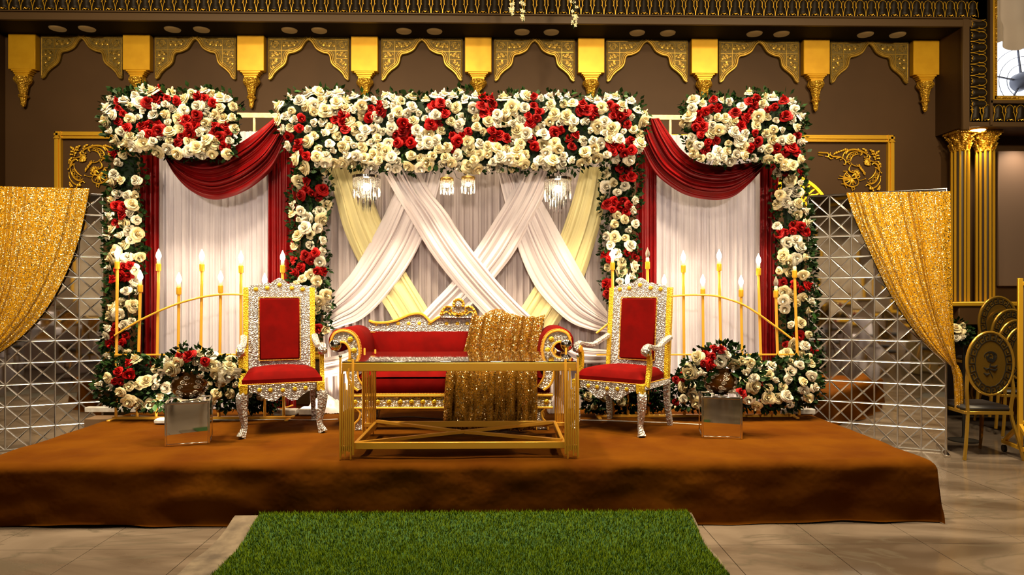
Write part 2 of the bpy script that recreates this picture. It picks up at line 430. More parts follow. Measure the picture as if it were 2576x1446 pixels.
# ---- lotus frieze
def lotus():
    b = MB(); g = .0085
    b.mi = 1
    # domed dark petal body (upper lobe, then bell skirt)
    prof = [(-.052, .02), (-.05, .05), (-.044, .085), (-.040, .10), (-.047, .115), (-.046, .15), (-.032, .185), (0, .2), (.032, .185), (.046, .15), (.047, .115), (.040, .10), (.044, .085), (.05, .05), (.052, .02), (0, .012)]
    inn = [(x * .55, .02 + (z - .02) * .85 + .015) for x, z in prof]
    n = len(prof); vs = [(x, 0, z) for x, z in prof] + [(x, -.028, z) for x, z in inn]
    b.add(vs, [(j, (j + 1) % n, n + (j + 1) % n, n + j) for j in range(n)] + [tuple(range(n, 2 * n))])
    b.mi = 0
    up = [(-.040, -.012, .105), (-.047, -.012, .125), (-.046, -.012, .15), (-.034, -.012, .183), (0, -.012, .2), (.034, -.012, .183), (.046, -.012, .15), (.047, -.012, .125), (.040, -.012, .105)]
    b.tube(cr(up, 2), .0036, 4)
    for sx in (-1, 1):
        b.tube([(sx * .046, -.014, .112), (sx * .056, -.014, .085), (sx * .0645, -.014, .045), (sx * .0655, -.012, .005)], [.0045, .0045, .004, .004], 4)
        b.tube([(sx * .051, -.008, .112), (sx * .053, -.008, .165), (sx * .064, -.008, .19)], .004, 4)
    for a in (-70, -38, 0, 38, 70):
        c = (math.sin(R(a)) * .022, -.024, .018 + math.cos(R(a)) * .028)
        b.tube([(0, -.018, .014), c], [.004, .0055], 4)
    for x in (-.034, .034): b.sphere((x, -.018, .016), .0075, 5, 4)
    return b.mesh('lotus_petal', [gold, M('dark_bronze_paint', (.022, .014, .007), .5, .2, spec=.3)], smooth=True, angle=60)
lp = lotus()
xa, xb = XL, W(2478, 20, YF).x - .10
PITCH = .1345; n = int(round((xb - xa) / PITCH)); pit = (xb - xa) / n
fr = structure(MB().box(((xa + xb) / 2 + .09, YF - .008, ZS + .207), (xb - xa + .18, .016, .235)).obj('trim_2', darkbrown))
for k in range(n): link('lotus_petal', lp, fr, (xa + (k + .5) * pit, YF - .016, ZS + .1))
XV = W(2438, 100, YF).x      # inner edge of the vertical lotus band
fr = MB(); fr.box((XV + .095, YF - .008, (NZ + .06 + ZS + .33) / 2), (.215, .016, ZS + .33 - NZ - .06)); fr = structure(fr.obj('trim_3', darkbrown))
zt, zb = ZS + .09, NZ + .20; nv = int(round((zt - zb) / .1345))
for k in range(nv): link('lotus_petal', lp, fr, (XV - .01, YF - .018, zb + (k + .5) * (zt - zb) / nv), (0, R(90), 0))
fr = MB(); fr.box((XV + 1.4, YF - .008, NZ + .165), (2.8, .016, .215)); fr = structure(fr.obj('trim_4', darkbrown))
for k in range(12): link('lotus_petal', lp, fr, (XV + .065 + k * .134, YF - .018, NZ + .06))
b = MB()
b.box((XR + .035, YF - .022, (NZ + ZS) / 2 + .035), (.085, .044, ZS - NZ + .15), .008)
b.box((XR + 1.75, YF - .02, NZ + .028), (3.5, .04, .056), .008)
structure(b.obj('trim_5', trimbrown))
b = MB()
xs = W(2483, 100, YF).x
b.box((xs + .015, YF - .03, 4.6), (.035, .06, 2.2), .006); b.box((xs + 1.2, YF - .03, WZ0 - .075), (2.4, .06, .04), .006)
structure(b.obj('trim_6', trimbrown))
# window with a beaded gold frame, gathered curtain and a fan in the bright opening
win = structure(link('window_1', None, None, (WX0, YF, WZ0)))
b = MB(); fw = .06
b.box((-.035, -.03, 1.0), (.055, .05, 2.1), .006); b.box((1.1, -.03, -.03), (2.3, .05, .055), .006)
b.obj('frame', gold, win)
b = MB()
for k in range(60): b.sphere((-.03, -.06, -.0 + k * .026), .0125, 6, 4)
for k in range(40): b.sphere((-.02 + k * .026, -.06, -.03), .0125, 6, 4)
o = b.obj('beading', gold_leaf, win); o['kind'] = 'stuff'
b = MB(); b.box((1.1, .42, 1.0), (2.3, .02, 2.1)); b.obj('daylight_pane', M('daylight', (.9, .95, 1), .5, emit=((.80, .87, 1), 1.8)), win)
cb = MB()
zc0 = W(2503, 128, YF + .2).z - WZ0; zm = W(2503, 70, YF + .2).z - WZ0
def cf(u, v):
    z = 2.0 - v * (2.0 - zc0); fl = math.sin(u * 60 + math.sin(u * 17) * 2) * (.03 + .02 * v)
    x = .0 + u * 2.0; z2 = z + (.05 * math.sin(u * 31) if v > .95 else 0)
    return (x, .12 + fl - (.05 if z < zm else 0), z2)
cb.grid(cf, 160, 16); cur = cb.obj('gathered_curtain', M('pale_curtain', (.55, .43, .30), .8, transl=.12), None, (WX0, YF, WZ0))
tag(cur, 'pale gathered window curtain in the bright window at the upper corner', 'curtain')
fan = thing('industrial_fan', 'grey industrial fan standing in the bright upper window', 'fan', (W(2570, 205, 8.3).x, 8.3, W(2570, 205, 8.3).z))
gm = M('grey_fan_metal', (.10, .11, .15), .4, .3)
MB().lathe([(.0, -.16), (.09, -.15), (.11, -.05), (.11, .06), (.08, .1), (0, .1)], 20, axis='Y').obj('motor', gm, fan)
MB().lathe([(.085, -.165), (.085, -.155), (0, -.15)], 20, axis='Y').obj('badge', M('badge_cream', (.75, .6, .45), .5), fan)
for k in range(5):
    a = R(72 * k + 97)
    MB().tube([(.08 * math.cos(a), 0, .08 * math.sin(a)), (.2 * math.cos(a), 0, .2 * math.sin(a)), (.42 * math.cos(a), 0, .42 * math.sin(a))], [.02, .016, .014], 6, flat=.6).obj('spoke', gm, fan)
b = MB()
for rr in (.2, .3, .4): b.tube([(rr * math.cos(t), -.02, rr * math.sin(t)) for t in np.linspace(0, 2 * PI, 33)[:-1]], .0035, 4, closed=True)
b.tube([(0, 0, -.42), (0, 0, -.46)], .03, 8)
b.obj('guard', gm, fan)

# ---- column niche, right
LZ = W(2480, 758, 8.15).z
b = MB(); b.box(((XR + 9) / 2, 8.28, LZ - .17), (9 - XR, .44, .22), .01); structure(b.obj('trim_7', wallbrown))
b = MB(); x1 = W(2560, 758, 8.05).x; x2 = W(2385, 758, 8.05).x
b.box(((x1 + x2) / 2 + .2, 8.06, LZ - .03), (x1 - x2 + .4, .06, .055), .012); b.box(((x1 + x2) / 2 + .2, 8.2, LZ - .02), (x1 - x2 + .4, .28, .03), .006); structure(b.obj('trim_8', gold))
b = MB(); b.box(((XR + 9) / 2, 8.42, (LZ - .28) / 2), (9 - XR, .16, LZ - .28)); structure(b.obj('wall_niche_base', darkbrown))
b = MB(); b.box((W(2576, 600, 8.48).x + .2, 8.47, 2.45), (1.1, .04, 1.7), .01)
structure(b.obj('trim_9', M('niche_panel_paint', (.20, .13, .09), .5)))
def column(px, lab):
    p = W(px, 758, 8.26); t = thing('fluted_column', lab, 'column', (p.x, 8.26, LZ), group=None)
    H = NZ - LZ; ch = .23; r = .092
    MB().lathe([(r * .93, 0), (r * .93, H - ch)], 24).obj('shaft_core', M('dark_flute', (.05, .03, .015), .4), t)
    for k in range(11):
        a = 2 * PI * k / 11 + .13
        MB().tube([(r * math.cos(a), r * math.sin(a), .0), (r * math.cos(a), r * math.sin(a), H - ch)], .0135, 6).obj('flute', gold, t)
    b = MB(); b.lathe([(r, H - ch - .02), (r * 1.12, H - ch - .012), (r * 1.12, H - ch), (r, H - ch + .005)], 24)
    b.lathe([(r * .9, H - ch), (r * .95, H - .12), (r * 1.25, H - .035)], 24)
    for ring, (z0, hh, oo, nn) in enumerate(((H - ch + .0, .085, .03, 8), (H - ch + .06, .09, .045, 8))):
        for k in range(nn):
            a = 2 * PI * (k + ring * .5) / nn; ca, sa = math.cos(a), math.sin(a)
            b.tube([(r * ca, r * sa, z0), ((r + .012) * ca, (r + .012) * sa, z0 + hh * .6), ((r + oo) * ca, (r + oo) * sa, z0 + hh), ((r + oo * 1.3) * ca, (r + oo * 1.3) * sa, z0 + hh * .85)], [.02, .026, .022, .008], 6, flat=.45)
    for k in range(4):
        a = R(45 + 90 * k)
        sp = [((r + .01 + .045 * s + .012 * math.cos(s * 7)) * math.cos(a), (r + .01 + .045 * s + .012 * math.cos(s * 7)) * math.sin(a), H - .085 + .05 * s + .012 * math.sin(s * 7)) for s in np.linspace(0, 1, 12)]
        b.tube(sp, [.014] * 12, 6)
    b.box((0, 0, H - .018), (.27, .27, .034), .006)
    b.obj('capital', gold_leaf, t)
    return t
column(2415, 'fluted gold column nearest the sequin curtain, in the wall niche')
column(2478, 'fluted gold column beside the spotlight, farther from the sequin curtain')
s1 = thing('niche_spotlight', 'glowing recessed spotlight over the two fluted gold columns', 'light', (W(2462, 327, 8.1).x, 8.12, NZ))
MB().lathe([(.09, -.012), (.105, 0), (.08, 0)], 20).obj('ring', gold, s1)
MB().lathe([(.0, -.022), (.06, -.021), (.085, -.014)], 20).obj('lamp_disc', M('spot_glow', (1, .9, .7), .4, emit=((1, .80, .50), 30)), s1)
light('SPOT', 'niche_light', (s1.location.x, 8.10, NZ - .03), 40, (1, .78, .5), .04, (s1.location.x + .05, 8.34, 1.4), cone=R(110), blend=.8)
light('SPOT', 'niche_light', (W(2590, 340, 8.2).x, 8.2, NZ - .03), 40, (1, .80, .58), .04, (W(2590, 340, 8.2).x, 8.4, 1.4), cone=R(120), blend=.9)

# ---- soffit downlights
dl = MB(); dl.lathe([(.0, -.022), (.06, -.022), (.088, -.012), (.094, 0)], 24)
dlm = dl.mesh('downlight', M('frosted_lamp_cover', (.30, .17, .05), .5, emit=((1, .6, .2), .06)))
DL = [(145, 68), (219, 68), (434, 70), (507, 70), (728, 73), (803, 73), (1016, 76), (1093, 76), (1313, 78), (1387, 79), (1603, 82), (1680, 83), (1898, 83), (1966, 83), (2177, 85), (2258, 84)]
for k, (px, py) in enumerate(DL):
    side = 'left' if k % 2 == 0 else 'right'; an_ = ('first', 'second', 'third', 'fourth', 'fifth', 'sixth', 'seventh', 'eighth')[k // 2]
    o = link('downlight', dlm, None, (W(px, py, 8.24).x, 8.24, ZS - .008))
    tag(o, f'unlit round ceiling lamp, {side} one of the {an_} pair along the soffit', 'lamp', 'round lamps under the soffit')

# ---- brackets, gold boxes and pendants
BX = [W(p, 120, 8.41).x for p in (54, 342.5, 630, 916.5, 1203, 1487.5, 1773, 2055, 2331)]
k_ = 8.47 / FPX
def bp(x, y): return ((x - 1462) / 5.165 * k_, -(y - 455) / 5.165 * k_)
edge = [bp(*p) for p in ((2025, 452), (2010, 478), (1960, 510), (1925, 560), (1895, 605), (1850, 637), (1790, 662), (1740, 672), (1718, 705), (1708, 760), (1688, 805), (1650, 843), (1600, 880), (1550, 932), (1520, 985), (1482, 1012), (1464, 995))]
edge = cr(edge, 3)
outl = edge + [(0, 0)]
def bracket_mesh():
    b = MB(); b.mi = 1; b.prism(outl, 0, -.035); b.mi = 0
    def line(off, r):
        pts = inset(outl, off)[:len(edge)]
        b.tube([(p[0], -.037, p[1]) for p in pts], r, 6)
    line(.012, .014); line(.034, .007); line(.055, .0045)
    w = .012
    b.tube([(.012, -.037, -.49), (.012, -.037, -.03)], .006, 5); b.tube([(.02, -.037, -.03), (.5, -.037, -.02)], .005, 5)
    b.tube([(.02, -.037, -.165), (.33, -.037, -.165)], .005, 4); b.tube([(.165, -.037, -.04), (.165, -.037, -.33)], .005, 4)
    b.tube([(.02, -.037, -.26), (.165, -.037, -.26)], .004, 4)
    def curl(cx, cz, r, turns, a0, d=1):
        pts = []
        for s in np.linspace(0, 1, 14):
            a = a0 + d * s * turns * 2 * PI; q = r * (1 - .82 * s); pts.append((cx + q * math.cos(a), -.037, cz + q * math.sin(a)))
        b.tube(pts, .0042, 4)
    for cx, cz, r in ((.085, -.095, .055), (.215, -.09, .036), (.285, -.09, .036), (.08, -.21, .036), (.085, -.31, .032), (.135, -.21, .02), (.055, -.38, .024), (.35, -.065, .022)):
        curl(cx, cz, r, 1.6, 0); curl(cx, cz, r * .9, 1.3, PI, -1)
    for cx, cz in ((.19, -.10), (.25, -.10), (.32, -.09), (.11, -.215), (.1, -.27), (.05, -.33), (.05, -.23)):
        b.add([(cx - .02, -.036, cz), (cx, -.036, cz + .022), (cx + .02, -.036, cz), (cx, -.036, cz - .022), (cx, -.046, cz)], [(0, 1, 4), (1, 2, 4), (2, 3, 4), (3, 0, 4)])
    return b.mesh('bracket', [gold_old, gold_dark], angle=50, tri=True)
brm = bracket_mesh()
brm2 = brm.copy(); brm2.transform(Matrix.Scale(-1, 4, Vector((1, 0, 0)))); brm2.flip_normals()
top = -.035
ORD = ['first', 'second', 'third', 'fourth', 'fifth', 'sixth', 'seventh', 'eighth', 'ninth']
for i, x in enumerate(BX):
    hw = .165
    t = thing('wall_corbel', f'{ORD[i]} gold box corbel with carved pendant, counted from the left end of the wall', 'corbel', (x, YB, ZS), group='gold box corbels under the soffit')
    MB().box((0, -.045, -.225), (hw * 2, .09, .435), .006).obj('box', gold_box, t)
    b = MB(); z = -.443
    for (w_, h_) in ((.245, .022), (.205, .018), (.185, .02), (.155, .034)):
        b.box((0, -.05, z - h_ / 2), (w_, .10 if w_ > .2 else .09, h_), .004); z -= h_
    b.obj('stepped_neck', gold_box, t)
    prof = [(.078, z + .002), (.088, z - .018), (.092, z - .035), (.082, z - .06), (.062, z - .085), (.05, z - .11), (.047, z - .14), (.04, z - .185), (.036, z - .205), (.05, z - .215), (.055, z - .228), (.045, z - .242), (.034, z - .25), (.03, z - .29), (.026, z - .33), (.017, z - .352), (.003, z - .362)]
    MB().lathe(prof, 24, (0, -.055, 0), mod=lambda a, zz, q: 1 + .17 * abs(math.cos(a * 4)) * (1 if q < 8 else .5)).obj('carved_pendant', gold_leaf, t)
    for s in (-1, 1):
        if (i == 0 and s < 0) or (i == 8 and s > 0): continue
        o = link('carved_bracket', brm if s > 0 else brm2, None, (x + s * (hw + .03), YB, ZS - .01))
        tag(o, f'carved antique-gold scalloped bracket on the {"right" if s > 0 else "left"} side of the {ORD[i]} box corbel', 'bracket', 'carved brackets along the wall')

# ---- big gold picture-rail frame and scroll ornaments
fx0, fz0 = W(140, 330, YB).x, W(140, 330, YB).z; fx1, fz1 = W(2247, 343, YB).x, W(2247, 343, YB).z
fz = (fz0 + fz1) / 2; fwid = .092
fr = thing('wall_decoration', 'large stepped gold moulding frame on the brown back wall', 'frame', ((fx0 + fx1) / 2, YB, 1.0))
hx = (fx1 - fx0) / 2; ft = fz - 1.0
def fmould(b, p0, p1, nrm):
    for off, w_, d in ((.01, .02, .03), (.036, .034, .042), (.066, .026, .028), (.084, .014, .05)):
        q0 = Vector(p0) + Vector(nrm) * off; q1 = Vector(p1) + Vector(nrm) * off
        e = (q1 - q0).normalized(); q0 = q0 + e * off * 0; c = (q0 + q1) / 2
        L_ = (q1 - q0).length
        b.box((c.x, -d / 2, c.z), (L_ if abs(e.x) > .5 else w_, d, L_ if abs(e.z) > .5 else w_), .003)
b = MB(); fmould(b, (-hx, 0, ft), (hx, 0, ft), (0, 0, -1)); b.obj('top_rail', gold, fr)
b = MB(); fmould(b, (-hx, 0, -.3), (-hx, 0, ft), (1, 0, 0)); b.obj('side_rail', gold, fr)
b = MB(); fmould(b, (hx, 0, -.3), (hx, 0, ft), (-1, 0, 0)); b.obj('side_rail', gold, fr)
b = MB(); fmould(b, (-hx, 0, -.3), (hx, 0, -.3), (0, 0, 1)); b.obj('bottom_rail', gold, fr)

def ornament(mirror_x, loc, label):
    b = MB(); sc = 1 / 8.03 * YB / FPX * 1.0
    def q(x, y, d=.02): return ((x - 1950) * sc * mirror_x, -d, -(y - 270) * sc)
    def st(pts, r=12, d=.02):
        p = cr([q(x, y, d) for x, y in pts], 5); n_ = len(p)
        rs = [r * sc * (1.25 - .9 * abs(2 * i / (n_ - 1) - .9) ** 1.5) for i in range(n_)]
        b.tube(p, [max(v, r * sc * .35) for v in rs], 6)
        e = p[-1]; b.sphere(e, r * sc * .95, 6, 5)
    b.tube([q(590, 362), q(790, 372)], 16 * sc, 6); b.tube([q(590, 410), q(690, 420)], 9 * sc, 6); st([(760, 372), (800, 400), (790, 450), (740, 440)], 13); st([(800, 450), (850, 490), (890, 480)])
    st([(840, 360), (830, 400), (880, 440), (960, 450), (1050, 455), (1085, 485), (1045, 510)], 16); st([(950, 490), (1040, 460), (1080, 470)], 13)
    for k in range(6): st([(900 + k * 45, 410 - k * 24), (960 + k * 45, 350 - k * 10)], 18)
    st([(1090, 490), (1105, 400), (1180, 330), (1290, 302), (1400, 310), (1500, 345), (1585, 395), (1590, 445), (1540, 455)], 19)
    st([(1160, 515), (1185, 440), (1250, 375), (1340, 345), (1440, 348)], 13); st([(1248, 540), (1280, 455), (1350, 405), (1465, 388)], 12)
    st([(1150, 400), (1200, 330), (1300, 310)], 18); st([(1400, 280), (1440, 320), (1490, 380), (1460, 415)], 14)
    def ring(x, y, r): b.tube([q(x + r * math.cos(t), y + r * math.sin(t)) for t in np.linspace(0, 2 * PI, 13)[:-1]], 7 * sc, 5, closed=True)
    for a_ in ((1215, 482, 30), (1270, 432, 29), (1326, 397, 26), (1376, 377, 21), (1680, 950, 34), (1740, 897, 31), (1778, 842, 25), (1788, 795, 19)): ring(*a_)
    st([(1100, 480), (1150, 540), (1145, 600), (1115, 600)], 14); st([(1270, 600), (1222, 680), (1232, 740), (1310, 770), (1332, 740), (1290, 730)], 15)
    st([(1250, 560), (1310, 620), (1400, 640), (1380, 600)], 9); st([(1240, 540), (1190, 550), (1230, 590)], 18)
    st([(1100, 740), (1180, 750), (1125, 820), (1108, 920), (1150, 1005), (1260, 1055), (1380, 1030), (1418, 960), (1385, 895)], 15)
    for e in ((1010, 890), (1035, 840), (1145, 860), (1170, 820), (1160, 985), (1235, 1022), (1300, 1010), (1348, 985), (1140, 925), (1190, 790)): st([(1270, 880), ((1270 + e[0]) / 2 + 10, (880 + e[1]) / 2 + 14), e], 15)
    st([(1380, 890), (1440, 855), (1405, 820), (1370, 865), (1440, 925), (1560, 892)], 15); st([(1280, 850), (1340, 800), (1360, 880), (1270, 890)], 24)
    for e in ((1345, 720), (1380, 715), (1410, 735), (1435, 765), (1440, 795)): st([(1390, 800), e], 14)
    st([(1620, 910), (1700, 850), (1758, 765), (1772, 705)], 13); st([(1590, 960), (1680, 1002), (1780, 930), (1828, 830), (1842, 770)], 15)
    st([(1690, 610), (1735, 575), (1800, 610), (1838, 680), (1850, 730), (1885, 772)], 19); st([(1750, 670), (1800, 680), (1850, 740)], 12)
    st([(1620, 395), (1645, 460), (1625, 500), (1700, 540), (1775, 545)], 16); st([(1670, 460), (1640, 440)], 18)
    for a_, c_ in (((1490, 285), (1560, 330)), ((1530, 300), (1590, 360)), ((1640, 305), (1690, 350)), ((1690, 320), (1740, 380)), ((1840, 315), (1790, 385)), ((1800, 330), (1760, 400)), ((1845, 430), (1775, 430)), ((1850, 495), (1800, 480)), ((1720, 440), (1760, 500)), ((1830, 560), (1870, 650)), ((1800, 540), (1840, 600)), ((1680, 400), (1720, 400))): st([a_, ((a_[0] + c_[0]) / 2 + 12, (a_[1] + c_[1]) / 2 - 10), c_], 19)
    for e in ((1545, 500), (1570, 485), (1600, 488), (1630, 515), (1650, 550), (1660, 590), (1650, 615), (1535, 550), (1545, 590)): st([(1590, 615), e], 15)
    for k in range(16): b.sphere(q(1430 + (k % 8) * 17 + rnd.uniform(-8, 8), 620 + (k % 8) * 24 + (k // 8) * 30 - 10), 17 * sc, 6, 5)
    st([(1560, 1045), (1600, 1010), (1660, 1050), (1655, 1105), (1780, 1050), (1860, 940), (1868, 850)], 17); st([(1690, 1060), (1720, 1140)], 20)
    st([(1290, 1140), (1280, 1060), (1330, 1080), (1320, 1120)], 14); st([(1060, 1000), (1130, 1010), (1170, 1080)], 12)
    for k in range(6): st([(1790 + k * 12, 1110 - k * 18), (1840 + k * 4, 1120 - k * 10)], 14)
    o = b.obj('scroll_ornament', gold, None, loc, angle=60); tag(o, label, 'ornament'); return o
p = W(1980 + 1950 / 8.03, 340 + 270 / 8.03, YB); ornament(1, (p.x, YB, p.z), 'gold scroll and shell relief on the wall above the right sequin curtain')
p = W(166, 363, YB); ornament(-1, (p.x, YB, p.z), 'gold scroll and shell relief half hidden behind the rose archway on the left wall')
from mathutils import noise as NZ_
# ================================================================== STAGE
SX0, SX1, SY0, SY1 = -3.45, 2.89, 4.45, 6.85
MB().box(((SX0 + SX1) / 2, (SY0 + SY1) / 2 + .01, .19), (SX1 - SX0 - .03, SY1 - SY0 - .03, .378)).obj('stage_platform', darkbrown)
tag(bpy.data.objects['stage_platform'], 'low dark stage platform hidden under the brown cloth', 'stage')
def fold(a, lo, hi, r=.055):
    if a < lo + r: s, sg, e = lo + r - a, -1, lo + r
    elif a > hi - r: s, sg, e = a - hi + r, 1, hi - r
    else: return a, 0.
    t = min(s / r, PI / 2)
    return e + sg * r * math.sin(t), r * (1 - math.cos(t)) + max(0, s - r * PI / 2)
def stagecloth(u, v):
    a = SX0 - .41 + u * (SX1 - SX0 + .82); c = SY0 - .41 + v * (SY1 - SY0 + .41)
    x, dx = fold(a, SX0, SX1 + .0); y, dy = fold(c, SY0, 99)
    d = max(dx, dy)
    n1 = NZ_.noise(Vector((a * 1.1, c * 2.6, 0))); n2 = NZ_.noise(Vector((a * 3.1 + c * 1.5, c * 6, 3)))
    if d <= 0.001: return (x, y, SZ + .005 + .006 * n1 + .005 * n2 + .004 * NZ_.noise(Vector((a * 2.0 - c * 4, c * 9, 5))))
    hem = .006 + .03 * max(0, NZ_.noise(Vector((a * 1.4, c * 1.4, 7))))
    fl = d / .4
    if dy >= dx: y -= fl * (.028 + .05 * NZ_.noise(Vector((a * 1.3, 1.7, d * 1.5))) + .03 * NZ_.noise(Vector((a * 4.2, 9.7, d * 2.5)))) + .014 * n2 + .010 * NZ_.noise(Vector((a * 2.4 + d * 5, 3.1, d * 7)))
    if dx > 0: x += (1 if a > 0 else -1) * fl * (.03 + .06 * NZ_.noise(Vector((2.2, c * 3.3, d * 1.5))))
    z = SZ + .004 - d + .004 * n2 + .006 * n1 * max(0, 1 - d * 8)
    return (x, y, max(z, hem))
b = MB(); b.grid(stagecloth, 300, 160)
o = b.obj('stage_cloth', clothbrown, angle=180); tag(o, 'brown felt cloth covering the stage, hanging down its front', 'cloth')

# artificial grass runner folded up against the stage front
GX0, GX1 = -1.52, 1.22
gr = thing('grass_runner', 'bright green artificial grass runner leading to the stage', 'carpet', ((GX0 + GX1) / 2, 3.2, 0))
def gpos(x, s):      # s: distance back from the stage front
    q = min(s / .42, 1); q = q * q * (3 - 2 * q)
    return Vector((x, SY0 - .07 - s, .014 + .088 * (1 - q)))
b = MB()
def bk(u, v):
    x = GX0 - .05 + u * (GX1 - GX0 + .07); s = v * 2.2
    e = NZ_.noise(Vector((s * 3, u * 2, 0))) * .03
    if u <= .03: x += -.16 * max(0, 1 - abs(s - .9) * .35) + e
    if u >= .97: x += e * .7
    p = gpos(x, s); return (p.x, p.y - gr.location.y, p.z - .008) if False else (p.x - gr.location.x, p.y - gr.location.y, max(p.z - .010, .003))
b.grid(bk, 60, 70); b.obj('backing', backing, gr, angle=180)
b = MB()
def pl(u, v): p = gpos(GX0 + u * (GX1 - GX0), v * 2.2); return (p.x - gr.location.x, p.y - gr.location.y, p.z)
b.grid(pl, 40, 60); b.obj('pile_base', M('grass_base', (.015, .06, .006), .9), gr, angle=180)
rg = np.random.RandomState(3); N = 95000
xs_ = rg.uniform(GX0, GX1, N); ss = rg.uniform(0, 1.25, N) ** 1.0
qq = np.minimum(ss / .42, 1); qq = qq * qq * (3 - 2 * qq)
P0 = np.stack([xs_, SY0 - .07 - ss, .014 + .088 * (1 - qq)], 1)
up = np.array([[0, -.15, 1.]])
an = rg.uniform(0, 2 * PI, N); ln = rg.uniform(.012, .026, N); w = .0022
dirs = np.stack([np.cos(an), np.sin(an), np.zeros(N)], 1)
lean = np.stack([np.cos(an + 1.57), np.sin(an + 1.57), np.zeros(N)], 1) * rg.uniform(-.9, .9, N)[:, None]
tip = P0 + (up + lean) * ln[:, None]
V = np.stack([P0 - dirs * w, P0 + dirs * w, tip], 1).reshape(-1, 3) - np.array(gr.location)
me = bpy.data.meshes.new('grass_blades'); me.vertices.add(N * 3); me.vertices.foreach_set('co', V.ravel())
me.loops.add(N * 3); me.loops.foreach_set('vertex_index', np.arange(N * 3)); me.polygons.add(N)
me.polygons.foreach_set('loop_start', np.arange(N) * 3); me.polygons.foreach_set('loop_total', np.full(N, 3)); me.materials.append(grassm); me.update(calc_edges=True)
o = link('grass_blades', me, gr); o['kind'] = 'stuff'

# ================================================================== FABRICS
def curtain(name, px0, px1, py0, py1, Y, pleats, amp, mat, label, cat='curtain', seed=0, parent=None, bottom_z=None, taper=None):
    r_ = random.Random(seed); ph = [r_.uniform(0, 6.28) for _ in range(5)]
    a, c = W(px0, py0, Y), W(px1, py0, Y); zb = W(px0, py1, Y).z if bottom_z is None else bottom_z
    org = Vector(((a.x + c.x) / 2, Y, zb)); b = MB(); nu = int(pleats * 10)
    def f(u, v):
        p = u * pleats * 2 * PI + 1.6 * math.sin(u * 7 + ph[0]) + 1.1 * math.sin(u * 19 + ph[1]) + .25 * math.sin(v * 5 + u * 9 + ph[2])
        q = .5 + .5 * math.sin(p); q = q ** 1.5
        y = -amp * q * (.75 + .25 * math.sin(u * 23 + ph[3])) - amp * .35 * math.sin(2.3 * p + ph[4]) * .5
        x = a.x + (c.x - a.x) * u
        if taper: x = taper(x, v)
        z = a.z + (zb - a.z) * v
        return (x - org.x, y, z - org.z)
    b.grid(f, nu, 24); o = b.obj(name, mat, parent, org if parent is None else org - parent.location, angle=180, recalc=False)
    if label: tag(o, label, cat)
    return o
def swag(name, A, Bp, Y, pleats, amp, mat, label, cat='drape', seed=0, nt=70, Yend=None, plane=None, org=None, thick=0., sag=0.):
    """cloth strip between two pixel curves, pleats running along it"""
    r_ = random.Random(seed); ph = [r_.uniform(0, 6.28) for _ in range(6)]
    to = plane if plane else (lambda x, y, Yq: W(x, y, Yq))
    Aq = resample(cr(A, 8), nt + 1); Bq = resample(cr(Bp, 8), nt + 1); b = MB(); nu = int(pleats * 13)
    mid = to((Aq[nt // 2][0] + Bq[nt // 2][0]) / 2, (Aq[nt // 2][1] + Bq[nt // 2][1]) / 2, Y)
    org = org or mid
    def f(u, v):
        k = v * nt; i = min(int(round(k)), nt)
        s = u + .03 * math.sin(u * 9 + ph[0] + v * 1.5) + .015 * math.sin(u * 23 + ph[1])
        s = min(max(s, 0), 1) if 0 < u < 1 else u
        x = Aq[i][0] + (Bq[i][0] - Aq[i][0]) * s; y = Aq[i][1] + (Bq[i][1] - Aq[i][1]) * s
        p = u * pleats * 2 * PI + 1.4 * math.sin(u * 8 + ph[2]) + .5 * math.sin(v * 4 + u * 6 + ph[3])
        q = abs(math.sin(p / 2)) ** .55 + .22 * abs(math.sin(1.7 * p + ph[4] + v * 2)) ** .6
        e = math.sin(PI * min(max(u, 0), 1)) ** .35
        yy = Y + ((Yend or Y) - Y) * v - amp * q * (.6 + .4 * math.sin(u * 17 + ph[5])) * e - .03 * e - sag * math.sin(PI * v)
        if plane: w = plane(x, y, yy - Y)
        else: w = W(x, y, yy)
        return tuple(w - org)
    b.grid(f, nu, nt); o = b.obj(name, mat, None, org, angle=180, recalc=False)
    if thick:
        m = o.modifiers.new('s', 'SOLIDIFY'); m.thickness = thick
    tag(o, label, cat); return o
ZT = SZ + .012
# frames behind the fabric
fb = thing('backdrop_frame', 'cream painted pipe frame standing behind the centre drapes and flower header', 'frame', (W(1165, 740, 6.66).x, 6.66, SZ))
ox = fb.location.x
ztop = W(650, 291, 6.66).z - SZ
MB().box((0, 0, ztop), (W(2000, 300, 6.66).x - W(300, 300, 6.66).x, .03, .05), .004).obj('top_bar', ivorypaint, fb)
MB().box((0, 0, W(650, 333, 6.66).z - SZ - .06), (W(2000, 300, 6.66).x - W(300, 300, 6.66).x, .025, .04), .004).obj('lower_bar', ivorypaint, fb)
for px in (300, 640, 832, 1528, 1686, 2000):
    MB().box((W(px, 740, 6.66).x - ox, 0, ztop / 2 + .006), (.024 if px not in (640, 1686) else .022, .024, ztop - .01), .003).obj('post', ivorypaint, fb)
    MB().box((W(px, 740, 6.66).x - ox, 0, .016), (.05, .34, .02), .003).obj('foot', ivorypaint, fb)
curtain('sheer_backdrop', 815, 1535, 405, 0, 6.52, 34, .05, sheer_back, 'mauve grey pleated sheer hanging behind the crossed centre drapes', seed=1, bottom_z=ZT)
curtain('white_sheer', 385, 700, 330, 0, 6.55, 17, .035, sheer, 'white pleated sheer panel behind the throne beside the left candle stand', seed=2, bottom_z=ZT)
curtain('white_sheer', 1632, 1930, 340, 0, 6.55, 17, .035, sheer, 'white pleated sheer panel behind the throne beside the right candle stand', seed=3, bottom_z=ZT)
curtain('red_curtain', 357, 403, 385, 0, 6.47, 4, .05, redsatin, 'narrow deep red curtain at the outer side of the left white sheer', seed=4, bottom_z=ZT)
